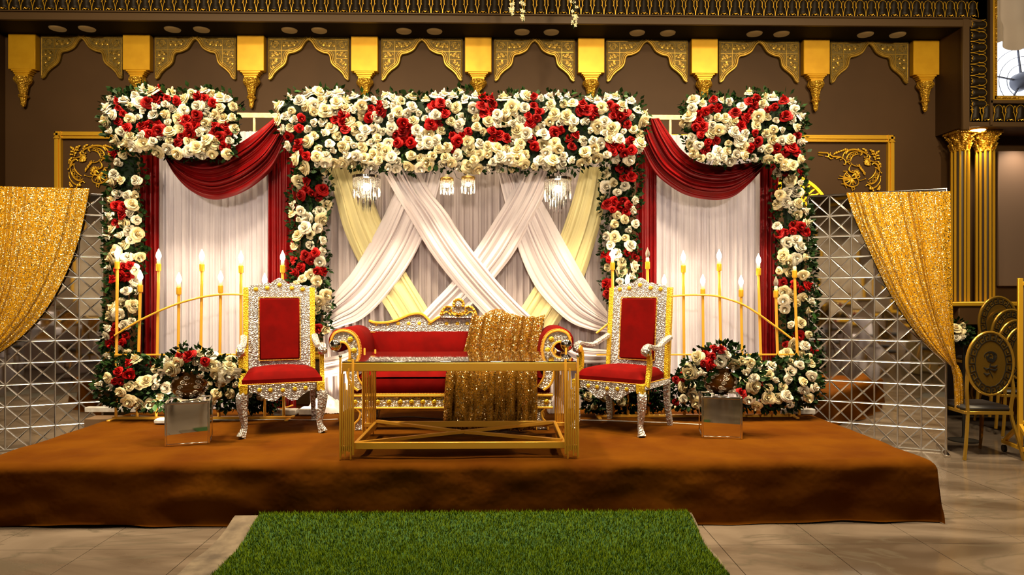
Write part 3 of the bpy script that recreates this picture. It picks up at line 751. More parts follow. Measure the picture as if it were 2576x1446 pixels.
curtain('red_curtain', 674, 745, 330, 0, 6.47, 6, .05, redsatin, 'deep red curtain between the left white sheer and the rose column', seed=5, bottom_z=ZT)
curtain('red_curtain', 1600, 1652, 330, 0, 6.47, 5, .05, redsatin, 'deep red curtain between the right rose column and the right white sheer', seed=6, bottom_z=ZT)
curtain('red_curtain', 1908, 1955, 400, 0, 6.47, 4, .05, redsatin, 'narrow deep red curtain at the outer side of the right white sheer', seed=7, bottom_z=ZT)
# red swags
swag('red_swag', [(700, 288), (690, 296), (650, 328), (600, 362), (540, 392), (480, 398), (425, 385), (405, 375)],
     [(738, 300), (722, 350), (690, 420), (640, 466), (590, 492), (535, 502), (480, 480), (440, 440), (412, 392)], 6.30, 9, .07, redsatin, 'deep red satin swag looped across the left white sheer', seed=11, nt=90)
swag('red_swag', [(1658, 297), (1690, 345), (1720, 382), (1760, 408), (1810, 416), (1860, 412), (1900, 405), (1922, 398)],
     [(1600, 300), (1610, 360), (1640, 425), (1680, 464), (1730, 492), (1795, 503), (1845, 494), (1885, 462), (1918, 426)], 6.30, 9, .07, redsatin, 'deep red satin swag looped across the right white sheer', seed=12, nt=90)
# crossed centre drapes
swag('cream_drape', [(820, 420), (842, 490), (862, 568), (892, 640), (930, 710), (962, 760), (1005, 830)], [(912, 420), (935, 490), (956, 547), (990, 620), (1020, 682), (1062, 752), (1110, 830)], 6.45, 6, .03, swagcream, 'cream drape slanting down behind the ivory drapes from the left rose column', seed=21)
swag('cream_drape', [(1532, 420), (1524, 490), (1512, 555), (1492, 625), (1468, 700), (1438, 760), (1395, 830)], [(1462, 420), (1446, 482), (1428, 540), (1406, 600), (1374, 665), (1340, 728), (1275, 830)], 6.45, 6, .03, swagcream, 'cream drape slanting down behind the ivory drapes from the right rose column', seed=22)
swag('ivory_drape', [(1022, 415), (990, 489), (952, 570), (915, 636), (885, 685), (858, 718), (815, 775)], [(1116, 415), (1096, 500), (1060, 605), (1020, 680), (962, 756), (910, 802), (862, 820), (815, 836)], 6.40, 10, .03, swagwhite, 'ivory drape sweeping from the middle down to the left rose column', seed=23, nt=80)
swag('ivory_drape', [(1312, 415), (1340, 470), (1371, 519), (1411, 592), (1461, 682), (1490, 730), (1528, 785)], [(1248, 415), (1272, 515), (1304, 626), (1335, 700), (1371, 752), (1428, 806), (1480, 828), (1528, 836)], 6.40, 10, .03, swagwhite, 'ivory drape sweeping from the middle down to the right rose column', seed=24, nt=80)
swag('ivory_drape', [(1318, 412), (1282, 490), (1235, 568), (1192, 634), (1137, 709), (1074, 776), (1030, 830)], [(1402, 412), (1370, 491), (1335, 560), (1292, 638), (1240, 705), (1190, 762), (1105, 830)], 6.36, 7, .035, swagwhite, 'straight ivory drape crossing from upper right to lower left behind the sofa', seed=25)
swag('ivory_drape', [(952, 412), (990, 480), (1035, 555), (1080, 630), (1130, 696), (1192, 765), (1255, 830)], [(1046, 412), (1082, 480), (1125, 535), (1160, 590), (1200, 645), (1255, 712), (1311, 772), (1375, 830)], 6.31, 8, .04, swagwhite, 'wide ivory drape crossing from upper left to lower right in front of the others', seed=26)
swag('ivory_drape', [(1385, 820), (1420, 850), (1460, 872), (1532, 880)], [(1375, 850), (1410, 890), (1455, 912), (1532, 912)], 6.46, 5, .03, swagwhite, 'low ivory drape end beside the arm of the right throne', seed=27, nt=30)
swag('ivory_drape', [(955, 830), (910, 862), (870, 888), (815, 900)], [(965, 860), (920, 905), (870, 938), (815, 950)], 6.46, 5, .03, swagwhite, 'low ivory drape end behind the left arm of the sofa', seed=28, nt=30)
# bunched cloth ends on the stage
for (x0_, x1_, y_, lab, sd) in ((768, 862, 1040, 'bunched pale cloth heap on the stage behind the left throne', 31), (1378, 1420, 1040, 'bunched pale cloth heap on the stage behind the sofa near its right arm', 32)):
    p0, p1 = G(x0_, y_, SZ), G(x1_, y_, SZ); wd_ = (p1 - p0).length / 2; b = MB()
    def hp(u, v):
        x = (u * 2 - 1); y = (v * 2 - 1); h = max(0, 1 - x * x) * max(0, 1 - y * y)
        return (x * wd_, y * .11, .012 + .16 * h ** .6 * (.8 + .3 * NZ_.noise(Vector((x * 3 + sd, y * 4, 0)))) + .015 * NZ_.noise(Vector((x * 8, y * 9, sd))))
    b.grid(hp, 30, 20); o = b.obj('cloth_heap', swagwhite, None, ((p0.x + p1.x) / 2, p0.y + .05, SZ), angle=180); tag(o, lab, 'cloth')

# ================================================================== ROSES AND FOLIAGE
def rose_mesh(seed, openness=1., mat=rosew, double=1.0):
    r_ = random.Random(seed); b = MB()
    rings = [(3, .10, .27, .98), (4, .16, .46, .92), (4, .2, .66, .80), (5, .24, .84, .60), (4, .28, 1.02, .36)]
    b.lathe([(.10, .1), (.17, .45), (.13, .8), (.03, .93)], 7, mod=lambda a, z, q: 1 + .15 * math.sin(a * 2 + z * 4))
    for k, (n, r0, r1, h) in enumerate(rings):
        off = r_.uniform(0, 6.28)
        for i in range(n):
            if k == 4 and r_.random() < .25: continue
            a0 = off + 2 * PI * i / n + r_.uniform(-.2, .2); op = openness * r_.uniform(.82, 1.15); hh = h * r_.uniform(.88, 1.1); tw = r_.uniform(-.12, .12)
            def f(u, v, a0=a0, op=op, hh=hh, r0=r0, r1=r1, n=n, k=k, tw=tw):
                s = u * 2 - 1; ang = PI / n * 1.22 * (.55 + .6 * math.sin(PI * (.10 + .66 * v)))
                a = a0 + s * min(ang, 1.5) + tw * v
                tip = max(0, v - .6) / .4
                rr = (r0 + (r1 * op - r0) * (v ** .75)) * (1 - (.16 + .10 * tip) * s * s) + .13 * tip * r1 * (k > 0) + .03 * s
                z = hh * v ** .9 - (.02 + .075 * k) * tip * tip - .14 * s * s * v * v + .035 * math.sin(4 * s + a0 * 3) * v
                return (rr * math.cos(a), rr * math.sin(a), z - .35)
            b.grid(f, 4, 4)
    return b.mesh('rose', [mat], angle=180, recalc=False)
ROSE = {'w': [rose_mesh(1, 1.0), rose_mesh(2, .8), rose_mesh(3, 1.12), rose_mesh(4, .62, rosep), rose_mesh(5, .95, rosep), rose_mesh(8, 1.1, rosep)],
        'r': [rose_mesh(6, .9, roser), rose_mesh(7, .75, roser), rose_mesh(9, 1.0, roser)]}
def leaf_obj_mesh():
    b = MB()
    def f(u, v):
        w = .36 * math.sin(PI * min(v * .93 + .04, 1)) ** .8; s = u * 2 - 1
        return (s * w, v, -.10 * v * v + .10 * abs(s) * w * 2)
    b.grid(f, 2, 5); return b.mesh('leaf', leafm, angle=180, recalc=False)
LEAF = leaf_obj_mesh()
def inpoly(x, y, P):
    c = False; n = len(P); j = n - 1
    for i in range(n):
        xi, yi = P[i]; xj, yj = P[j]
        if (yi > y) != (yj > y) and x < (xj - xi) * (y - yi) / (yj - yi) + xi: c = not c
        j = i
    return c
def edgedist(x, y, P):
    best = 1e9; bd = (0, 0); n = len(P)
    for i in range(n):
        x1, y1 = P[i]; x2, y2 = P[(i + 1) % n]; dx, dy = x2 - x1, y2 - y1; q = dx * dx + dy * dy
        t = max(0, min(1, ((x - x1) * dx + (y - y1) * dy) / q)) if q else 0
        ex, ey = x1 + t * dx - x, y1 + t * dy - y; d = math.hypot(ex, ey)
        if d < best: best = d; bd = (ex / max(d, 1e-6), ey / max(d, 1e-6))
    return best, bd
def leafcloud(name, pts, size, parent, mat=foliagem, seed=0):
    r_ = np.random.RandomState(seed); n = len(pts); P = np.array([p[0] for p in pts]); Nn = np.array([p[1] for p in pts])
    d = r_.normal(size=(n, 3)) * .8 + Nn; d /= np.linalg.norm(d, axis=1)[:, None]
    s = np.cross(d, r_.normal(size=(n, 3))); s /= np.linalg.norm(s, axis=1)[:, None]; up = np.cross(s, d)
    L = (size * r_.uniform(.6, 1.25, n))[:, None]; Wd = L * .30
    V = np.stack([P, P + d * L * .5 + s * Wd, P + d * L, P + d * L * .5 - s * Wd, P + d * L * .5 - up * L * .08], 1).reshape(-1, 3)
    I = (np.arange(n) * 5)[:, None, None] + np.array([[0, 1, 4], [1, 2, 4], [2, 3, 4], [3, 0, 4]])[None]
    me = bpy.data.meshes.new(name); F = I.reshape(-1); nf = n * 4
    me.vertices.add(n * 5); me.vertices.foreach_set('co', V.ravel()); me.loops.add(nf * 3); me.loops.foreach_set('vertex_index', F)
    me.polygons.add(nf); me.polygons.foreach_set('loop_start', np.arange(nf) * 3); me.polygons.foreach_set('loop_total', np.full(nf, 3))
    me.materials.append(mat); me.update(calc_edges=True); o = link(name, me, parent); o['kind'] = 'stuff'; return o
def arrangement(name, label, cat, poly, Y, thick, reds, spacing, rpx, fill=1., leaves=900, seed=0, core=14, rim=34, group=None, base_z=None, leafn=20, skip=None, mats=('w', 'r')):
    r_ = random.Random(seed); xs = [p[0] for p in poly]; ys = [p[1] for p in poly]
    bx = W((min(xs) + max(xs)) / 2, max(ys), Y); t = thing(name, label, cat, (bx.x, Y, bx.z if base_z is None else base_z), group=group); O = t.location.copy()
    rad = rpx * Y / FPX
    ip = inset(poly, 1.)
    done = []; tries = 0; area = (max(xs) - min(xs)) * (max(ys) - min(ys)); nw = nr = 0
    while tries < area / spacing ** 2 * 14:
        tries += 1; x, y = r_.uniform(min(xs), max(xs)), r_.uniform(min(ys), max(ys))
        if not inpoly(x, y, poly): continue
        red = any((x - c[0]) ** 2 + (y - c[1]) ** 2 < (c[2] * .74) ** 2 for c in reds); sp = spacing * (.82 if red else 1)
        if any((x - a) ** 2 + (y - c) ** 2 < sp * sp for a, c in done): continue
        if not red and (r_.random() > fill or (skip and skip(x, y))): done.append((x, y)); continue
        d, e = edgedist(x, y, poly)
        if d < rpx * .55: continue
        done.append((x, y)); q = min(d / rim, 1); h = thick * math.sqrt(max(0, 1 - (1 - q) ** 2))
        p = W(x, y, Y - h + r_.uniform(-.035, .03)); nrm = Vector((e[0] * (1 - q) * 1.1 + r_.uniform(-.6, .6), -(.35 + .65 * q), -e[1] * (1 - q) * 1.1 + r_.uniform(-.5, .65))).normalized()
        sc = rad * r_.uniform(.80, 1.18); me = r_.choice(ROSE[mats[1] if red else mats[0]])
        if red: nr += 1
        else: nw += 1
        ro = link('red_rose' if red else 'white_rose', me, t, p - O, scale=(sc, sc, sc * r_.uniform(.85, 1.1)))
        ro.rotation_euler = (nrm.to_track_quat('Z', 'Y') @ Euler((0, 0, r_.uniform(0, 6.28))).to_quaternion()).to_euler()
    lp_ = []
    while len(lp_) < leaves:
        x, y = r_.uniform(min(xs), max(xs)), r_.uniform(min(ys), max(ys))
        if not inpoly(x, y, poly): continue
        d, e = edgedist(x, y, poly); q = min(d / rim, 1); h = thick * math.sqrt(max(0, 1 - (1 - q) ** 2))
        p = W(x, y, Y - h * r_.uniform(.2, .98) + .02)
        lp_.append((tuple(p - O), (e[0] * (1 - q), -1.0, -e[1] * (1 - q))))
        if len(lp_) % 5 == 0:      # a back layer so that the arrangement has foliage on its far side too
            p = W(x, y, Y + thick * .5 * q); lp_.append((tuple(p - O), (e[0] * (1 - q), 1.0, -e[1] * (1 - q))))
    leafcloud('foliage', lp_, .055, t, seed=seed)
    for k in range(leafn):
        i = r_.randrange(len(poly)); x1, y1 = poly[i]; x2, y2 = poly[(i + 1) % len(poly)]; s = r_.random(); x, y = x1 + (x2 - x1) * s, y1 + (y2 - y1) * s
        d, e = edgedist(x + .01, y, poly); cx, cy = sum(xs) / len(xs), sum(ys) / len(ys)
        vx, vy = x - cx, y - cy; l = math.hypot(vx, vy) or 1; x -= vx / l * 18; y -= vy / l * 18
        p = W(x, y, Y - thick * r_.uniform(.3, .9)); dr = Vector((vx / l + r_.uniform(-.6, .6), r_.uniform(-.7, .1), -vy / l + r_.uniform(-.5, .5)))
        lo = link('leaf', LEAF, t, p - O, scale=r_.uniform(.04, .065)); lo.rotation_euler = (dr.to_track_quat('Y', 'Z') @ Euler((0, r_.uniform(-1, 1), 0)).to_quaternion()).to_euler()
    if core:
        ci = inset(poly, core); b = MB(); pa = [W(x, y, Y) - O for x, y in ci]; ci2 = inset(poly, core + 10); pf = [W(x, y, Y - thick * .45) - O for x, y in ci2]; pb = [W(x, y, Y + thick * .35) - O for x, y in ci2]
        n = len(pa); b.add(pf + pa + pb, [(j, (j + 1) % n, n + (j + 1) % n, n + j) for j in range(n)] + [(n + j, n + (j + 1) % n, 2 * n + (j + 1) % n, 2 * n + j) for j in range(n)] + [tuple(range(n)), tuple(range(3 * n - 1, 2 * n - 1, -1))])
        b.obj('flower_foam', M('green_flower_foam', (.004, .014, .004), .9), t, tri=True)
    return t
# headers
arrangement('rose_header', 'long rose header of white and red roses above the crossed ivory drapes', 'flowers',
    [(690, 262), (735, 228), (800, 219), (860, 224), (925, 236), (1000, 226), (1060, 234), (1110, 228), (1165, 220), (1230, 236), (1300, 230), (1380, 228), (1440, 232), (1500, 238), (1560, 232), (1605, 242), (1636, 290), (1630, 340), (1607, 415), (1530, 408), (1440, 432), (1380, 438), (1300, 432), (1200, 436), (1100, 430), (1000, 438), (900, 424), (830, 420), (785, 438), (738, 425), (712, 370), (690, 300)],
    6.10, .16, [(760, 308, 28), (750, 370, 26), (728, 350, 14), (765, 395, 16), (850, 300, 26), (868, 322, 16), (945, 270, 26), (925, 300, 12), (1015, 345, 34), (1020, 318, 20), (1100, 268, 20), (1118, 285, 24), (1092, 305, 14), (1150, 345, 26), (1140, 378, 18), (1170, 330, 16), (1225, 262, 30), (1240, 335, 28), (1270, 350, 14), (1345, 258, 24), (1342, 292, 24), (1335, 365, 24), (1400, 325, 18), (1440, 345, 30), (1480, 280, 34), (1540, 262, 20), (1560, 298, 34), (1575, 368, 28), (1535, 372, 20)], 19.5, 14.5, leaves=3600, seed=101, leafn=60)
arrangement('rose_header', 'shorter rose header of white and red roses above the left red swag', 'flowers',
    [(252, 268), (275, 228), (315, 226), (345, 216), (400, 214), (440, 226), (490, 216), (540, 222), (585, 236), (612, 268), (604, 320), (598, 370), (585, 398), (545, 404), (470, 402), (420, 395), (370, 388), (300, 372), (268, 345), (254, 310)],
    6.12, .15, [(302, 285, 28), (298, 258, 12), (318, 315, 14), (368, 266, 16), (405, 240, 22), (432, 258, 18), (385, 320, 28), (355, 310, 12), (485, 300, 26), (480, 325, 18), (455, 345, 18), (505, 243, 18), (538, 268, 16), (545, 315, 18), (572, 322, 18), (540, 343, 16), (555, 368, 12), (548, 388, 10)], 19.5, 14.5, leaves=1500, seed=102, leafn=36)
arrangement('rose_header', 'shorter rose header of white and red roses above the right red swag', 'flowers',
    [(1716, 262), (1745, 236), (1800, 232), (1850, 242), (1880, 222), (1930, 226), (1985, 236), (2015, 262), (2030, 300), (2026, 350), (2034, 400), (2012, 440), (1960, 428), (1900, 408), (1850, 416), (1790, 416), (1742, 402), (1720, 360), (1714, 310)],
    6.08, .15, [(1755, 272, 18), (1797, 262, 20), (1765, 290, 20), (1790, 285, 14), (1747, 313, 14), (1770, 318, 18), (1770, 336, 10), (1790, 365, 24), (1778, 372, 16), (1850, 284, 10), (1898, 258, 24), (1888, 300, 22), (1872, 312, 14), (1895, 285, 14), (1958, 258, 26), (1940, 270, 16), (1982, 282, 14), (1905, 348, 20), (1885, 368, 18), (1862, 362, 10), (2003, 345, 14), (1988, 372, 26), (1970, 388, 12), (1960, 372, 10)], 19.5, 14.5, leaves=1500, seed=103, leafn=36)
# columns
arrangement('rose_column', 'outermost rose column of the left archway, next to the left mirror panel', 'flowers',
    [(275, 370), (360, 375), (372, 440), (352, 500), (366, 540), (360, 600), (372, 640), (350, 700), (346, 780), (352, 830), (345, 900), (262, 905), (255, 840), (264, 760), (270, 700), (258, 640), (262, 580), (266, 500), (268, 430)],
    6.28, .11, [(285, 385, 18), (325, 390, 18), (352, 398, 12), (300, 538, 32), (350, 547, 10), (310, 683, 34), (285, 700, 16), (300, 840, 32), (280, 855, 14)], 21, 14.5, fill=.86, leaves=1500, seed=104, core=26, rim=30, leafn=40)
arrangement('rose_column', 'rose column left of the crossed ivory drapes, behind the left throne', 'flowers',
    [(745, 400), (822, 405), (836, 450), (832, 520), (820, 580), (826, 650), (828, 720), (838, 770), (830, 830), (805, 856), (770, 850), (745, 800), (728, 740), (724, 680), (732, 600), (724, 540), (728, 470)],
    6.24, .11, [(770, 480, 36), (805, 480, 28), (780, 559, 8), (750, 655, 24), (780, 650, 26), (800, 680, 24), (742, 675, 16), (792, 828, 26), (782, 845, 18)], 21, 14, fill=.86, leaves=1500, seed=105, core=26, rim=30, leafn=40)
arrangement('rose_column', 'rose column right of the crossed ivory drapes, behind the right throne', 'flowers',
    [(1520, 400), (1605, 405), (1616, 440), (1610, 520), (1606, 600), (1612, 660), (1600, 720), (1570, 760), (1535, 765), (1512, 740), (1518, 680), (1508, 620), (1518, 560), (1508, 500), (1512, 440)],
    6.24, .11, [(1575, 436, 34), (1545, 520, 28), (1575, 515, 24), (1530, 640, 24), (1570, 642, 22), (1598, 640, 12), (1530, 728, 26)], 21, 14, fill=.86, leaves=1300, seed=106, core=26, rim=30, leafn=36)
arrangement('rose_column', 'outermost rose column of the right archway, next to the right mirror panel', 'flowers',
    [(1950, 415), (2020, 420), (2034, 470), (2038, 540), (2044, 600), (2046, 680), (2056, 740), (2048, 800), (2054, 860), (2062, 925), (1965, 925), (1960, 860), (1956, 780), (1948, 700), (1952, 620), (1946, 560), (1940, 490)],
    6.24, .11, [(1980, 440, 20), (1950, 445, 12), (2010, 432, 10), (1995, 578, 26), (2025, 575, 18), (1965, 585, 16), (1970, 720, 18), (2010, 718, 26), (2040, 722, 18), (2022, 848, 20), (1982, 865, 14), (2048, 875, 14)], 21, 14.5, fill=.86, leaves=1500, seed=107, core=26, rim=30, leafn=40)
# stage-floor banks
arrangement('floor_flowers', 'low bank of white roses with one red cluster on the stage below the left archway', 'flowers',
    [(235, 965), (252, 925), (290, 895), (350, 888), (400, 905), (450, 920), (520, 905), (570, 895), (612, 905), (640, 940), (640, 1010), (600, 1030), (500, 1030), (400, 1032), (300, 1028), (245, 1005)],
    6.02, .16, [(315, 925, 34), (300, 955, 20), (335, 965, 16)], 22, 14, fill=.80, leaves=2400, seed=108, core=26, rim=30, base_z=SZ + .01, leafn=50)
arrangement('floor_flowers', 'low bank of white roses with red blooms on the stage below the right archway', 'flowers',
    [(1690, 950), (1720, 925), (1760, 930), (1840, 950), (1900, 900), (1945, 905), (2000, 900), (2050, 905), (2068, 960), (2062, 1010), (2000, 1028), (1900, 1030), (1800, 1030), (1700, 1030), (1684, 1000)],
    5.98, .16, [(1712, 958, 22), (1690, 1005, 18), (1723, 995, 12), (1712, 1015, 12), (1868, 985, 16), (1902, 972, 12)], 22, 14, fill=.82, leaves=2400, seed=109, core=26, rim=30, base_z=SZ + .01, leafn=50)
arrangement('floor_flowers', 'dim low bank of roses and greenery under the right throne', 'flowers',
    [(1462, 975), (1500, 965), (1560, 972), (1620, 965), (1670, 970), (1682, 1000), (1670, 1028), (1560, 1035), (1470, 1030)],
    6.12, .12, [(1565, 985, 14), (1610, 975, 12)], 30, 13, fill=.55, leaves=1300, seed=110, core=20, rim=24, base_z=SZ + .01, leafn=24)
arrangement('floor_flowers', 'low bank of cream roses under the seat of the left throne', 'flowers',
    [(600, 985), (650, 975), (700, 985), (712, 1010), (690, 1030), (610, 1032)],
    6.14, .10, [(676, 986, 10)], 26, 13, fill=.7, leaves=500, seed=111, core=16, rim=20, base_z=SZ + .01, leafn=12)

# hanging vines from the ceiling
def vine(px, py, w, lab, sd):
    p = W(px, py, 7.0); t = thing('hanging_vine', lab, 'flowers', (p.x, 7.0, p.z)); r_ = random.Random(sd); H = 6.2 - p.z
    b = MB(); b.tube([(r_.uniform(-.01, .01), 0, z) for z in np.linspace(0, H, 14)], .003, 5); b.obj('stem', leafm, t)
    b = MB(); n = int(H * 85)
    for k in range(n):
        z = r_.uniform(.01, H); q = w * (.35 + .65 * min(1, z * 4)); x, y = r_.uniform(-q, q), r_.uniform(-q, q)
        for j in range(4):
            a = j * PI / 2 + r_.random(); s = .012
            b.add([(x, y, z), (x + s * math.cos(a), y - .004, z + s * math.sin(a)), (x + s * 1.6 * math.cos(a + .5), y - .01, z + s * 1.6 * math.sin(a + .5)), (x + s * math.cos(a + 1), y - .004, z + s * math.sin(a + 1))], [(0, 1, 2, 3)])
    o = b.obj('blossoms', M('yellow_white_blossom', (.80, .66, .30), .6, vary=(30, (.85, .78, .62))), t, recalc=False, angle=180); o['kind'] = 'stuff'
vine(1287, 40, .03, 'short pale blossom vine hanging above the frieze, first of the close pair', 1)
vine(1315, 56, .028, 'pale blossom vine hanging above the frieze, second of the close pair', 2)
vine(1444, 72, .045, 'longest and fullest pale blossom vine hanging over the frieze', 3)

# ================================================================== MIRROR PANELS WITH SEQUIN CURTAINS
def panel(label, P0, P1, H, ncol, nrow):
    """P0 -> P1: bottom edge as seen from the front, left to right"""
    P0, P1 = Vector(P0), Vector(P1); d = (P1 - P0); Wd = d.length; a = math.atan2(d.y, d.x)
    t = thing('mirrored_screen', label, 'mirror', (P0.x, P0.y, 0), a); cw, ch = Wd / ncol, H / nrow
    MB().box((Wd / 2, .02, H / 2 + .01), (Wd, .03, H)).obj('back_board', M('panel_board', (.25, .22, .2), .5), t)
    b = MB(); e = .012
    for x in (-.004, Wd + .004): b.box((x, .008, H / 2 + .01), (.012, .05, H + .02), .002)
    for z in (.006, H + .014): b.box((Wd / 2, .008, z), (Wd + .02, .05, .010), .002)
    b.obj('edge_frame', chrome, t)
    for x in (.12, Wd - .02): MB().box((x, 0, .012), (.05, .5, .024), .003).obj('foot', chrome, t)
    tm = {}
    for q in range(4):      # the four triangular mirrors of a cell, each a bevelled tile
        m = .0016; hw, hh = cw / 2 - m, ch / 2 - m
        C = [(-hw, -hh), (hw, -hh), (hw, hh), (-hw, hh)]; A, B_ = C[q], C[(q + 1) % 4]
        dx, dz = (B_[0] - A[0]), (B_[1] - A[1]); nx, nz = -dz, dx; l = math.hypot(nx, nz); c0 = (nx / l * .003, nz / l * .003)
        tri = [(A[0] + c0[0] * .0, A[1]), (B_[0], B_[1]), c0]
        # gravity centre inset for the bevel
        it = inset(tri, .0155); b = MB()
        b.add([(x, 0, z) for x, z in tri] + [(x, -.0050, z) for x, z in it], [(3, 4, 5)]); b.mi = 1
        b.f += [(0, 1, 4, 3), (1, 2, 5, 4), (2, 0, 3, 5)]; b.m += [1, 1, 1]
        tm[q] = b.mesh('mirror_tile', [mirror, tileedge], smooth=False)
    r_ = random.Random(int(P0.x * 100))
    for i in range(ncol):
        for j in range(nrow):
            for q in range(4):
                o = link('mirror_tile', tm[q], t, ((i + .5) * cw, .004, .01 + (j + .5) * ch)); o.rotation_euler = (r_.gauss(0, .007), 0, r_.gauss(0, .007))
    nrm = Vector((d.y, -d.x, 0)).normalized()
    def ray(px, py, off):
        Z = W(px, py, 5.0) - Vector((0, 0, HC)); Q = Vector((P0.x, P0.y, 0)) + nrm * (.055 - off)
        k = (Q - Vector((0, 0, HC))).dot(nrm) / Z.dot(nrm); return Vector((0, 0, HC)) + Z * k
    t['kind'] = 'thing'; return t, ray
pr, rayr = panel('right mirror panel of triangular mirror tiles behind the gold sequin curtain', (3.165, 6.93, 0), (4.245, 6.405, 0), 2.49, 6, 12)
plft, rayl = panel('left mirror panel of triangular mirror tiles behind the gold sequin curtain', (-5.09, 6.46, 0), (-3.99, 6.95, 0), 2.49, 6, 12)
for nm, rr, A, Bp, sd, lab in (('sequin_curtain', rayr, [(2128, 484), (2150, 548), (2178, 612), (2208, 676), (2240, 740), (2285, 812), (2335, 872), (2394, 922)], [(2391, 481), (2392, 560), (2393, 640), (2395, 720), (2398, 800), (2401, 860), (2404, 895), (2407, 920)], 41, 'gold sequin curtain gathered to the side over the right mirror panel'),
                     ('sequin_curtain', rayl, [(226, 474), (212, 545), (196, 610), (168, 684), (128, 760), (76, 826), (10, 880), (-66, 918)], [(-94, 466), (-95, 560), (-95, 640), (-95, 720), (-95, 800), (-95, 850), (-95, 880), (-92, 912)], 42, 'gold sequin curtain gathered to the side over the left mirror panel')):
    swag(nm, A, Bp, 0., 13, .035, seqgold, lab, 'curtain', sd, 90, plane=rr)
swag('curtain_tail', [(2390, 916), (2397, 945), (2400, 985), (2401, 1028)], [(2410, 918), (2421, 945), (2425, 985), (2424, 1040)], 0., 3, .03, seqgold, 'hanging tail of the right gold sequin curtain below its tie', 'curtain', 43, 30, plane=rayr)
swag('curtain_tail', [(-60, 912), (-64, 945), (-66, 985), (-66, 1028)], [(-92, 912), (-98, 945), (-100, 985), (-99, 1040)], 0., 3, .03, seqgold, 'hanging tail of the left gold sequin curtain below its tie', 'curtain', 44, 30, plane=rayl)
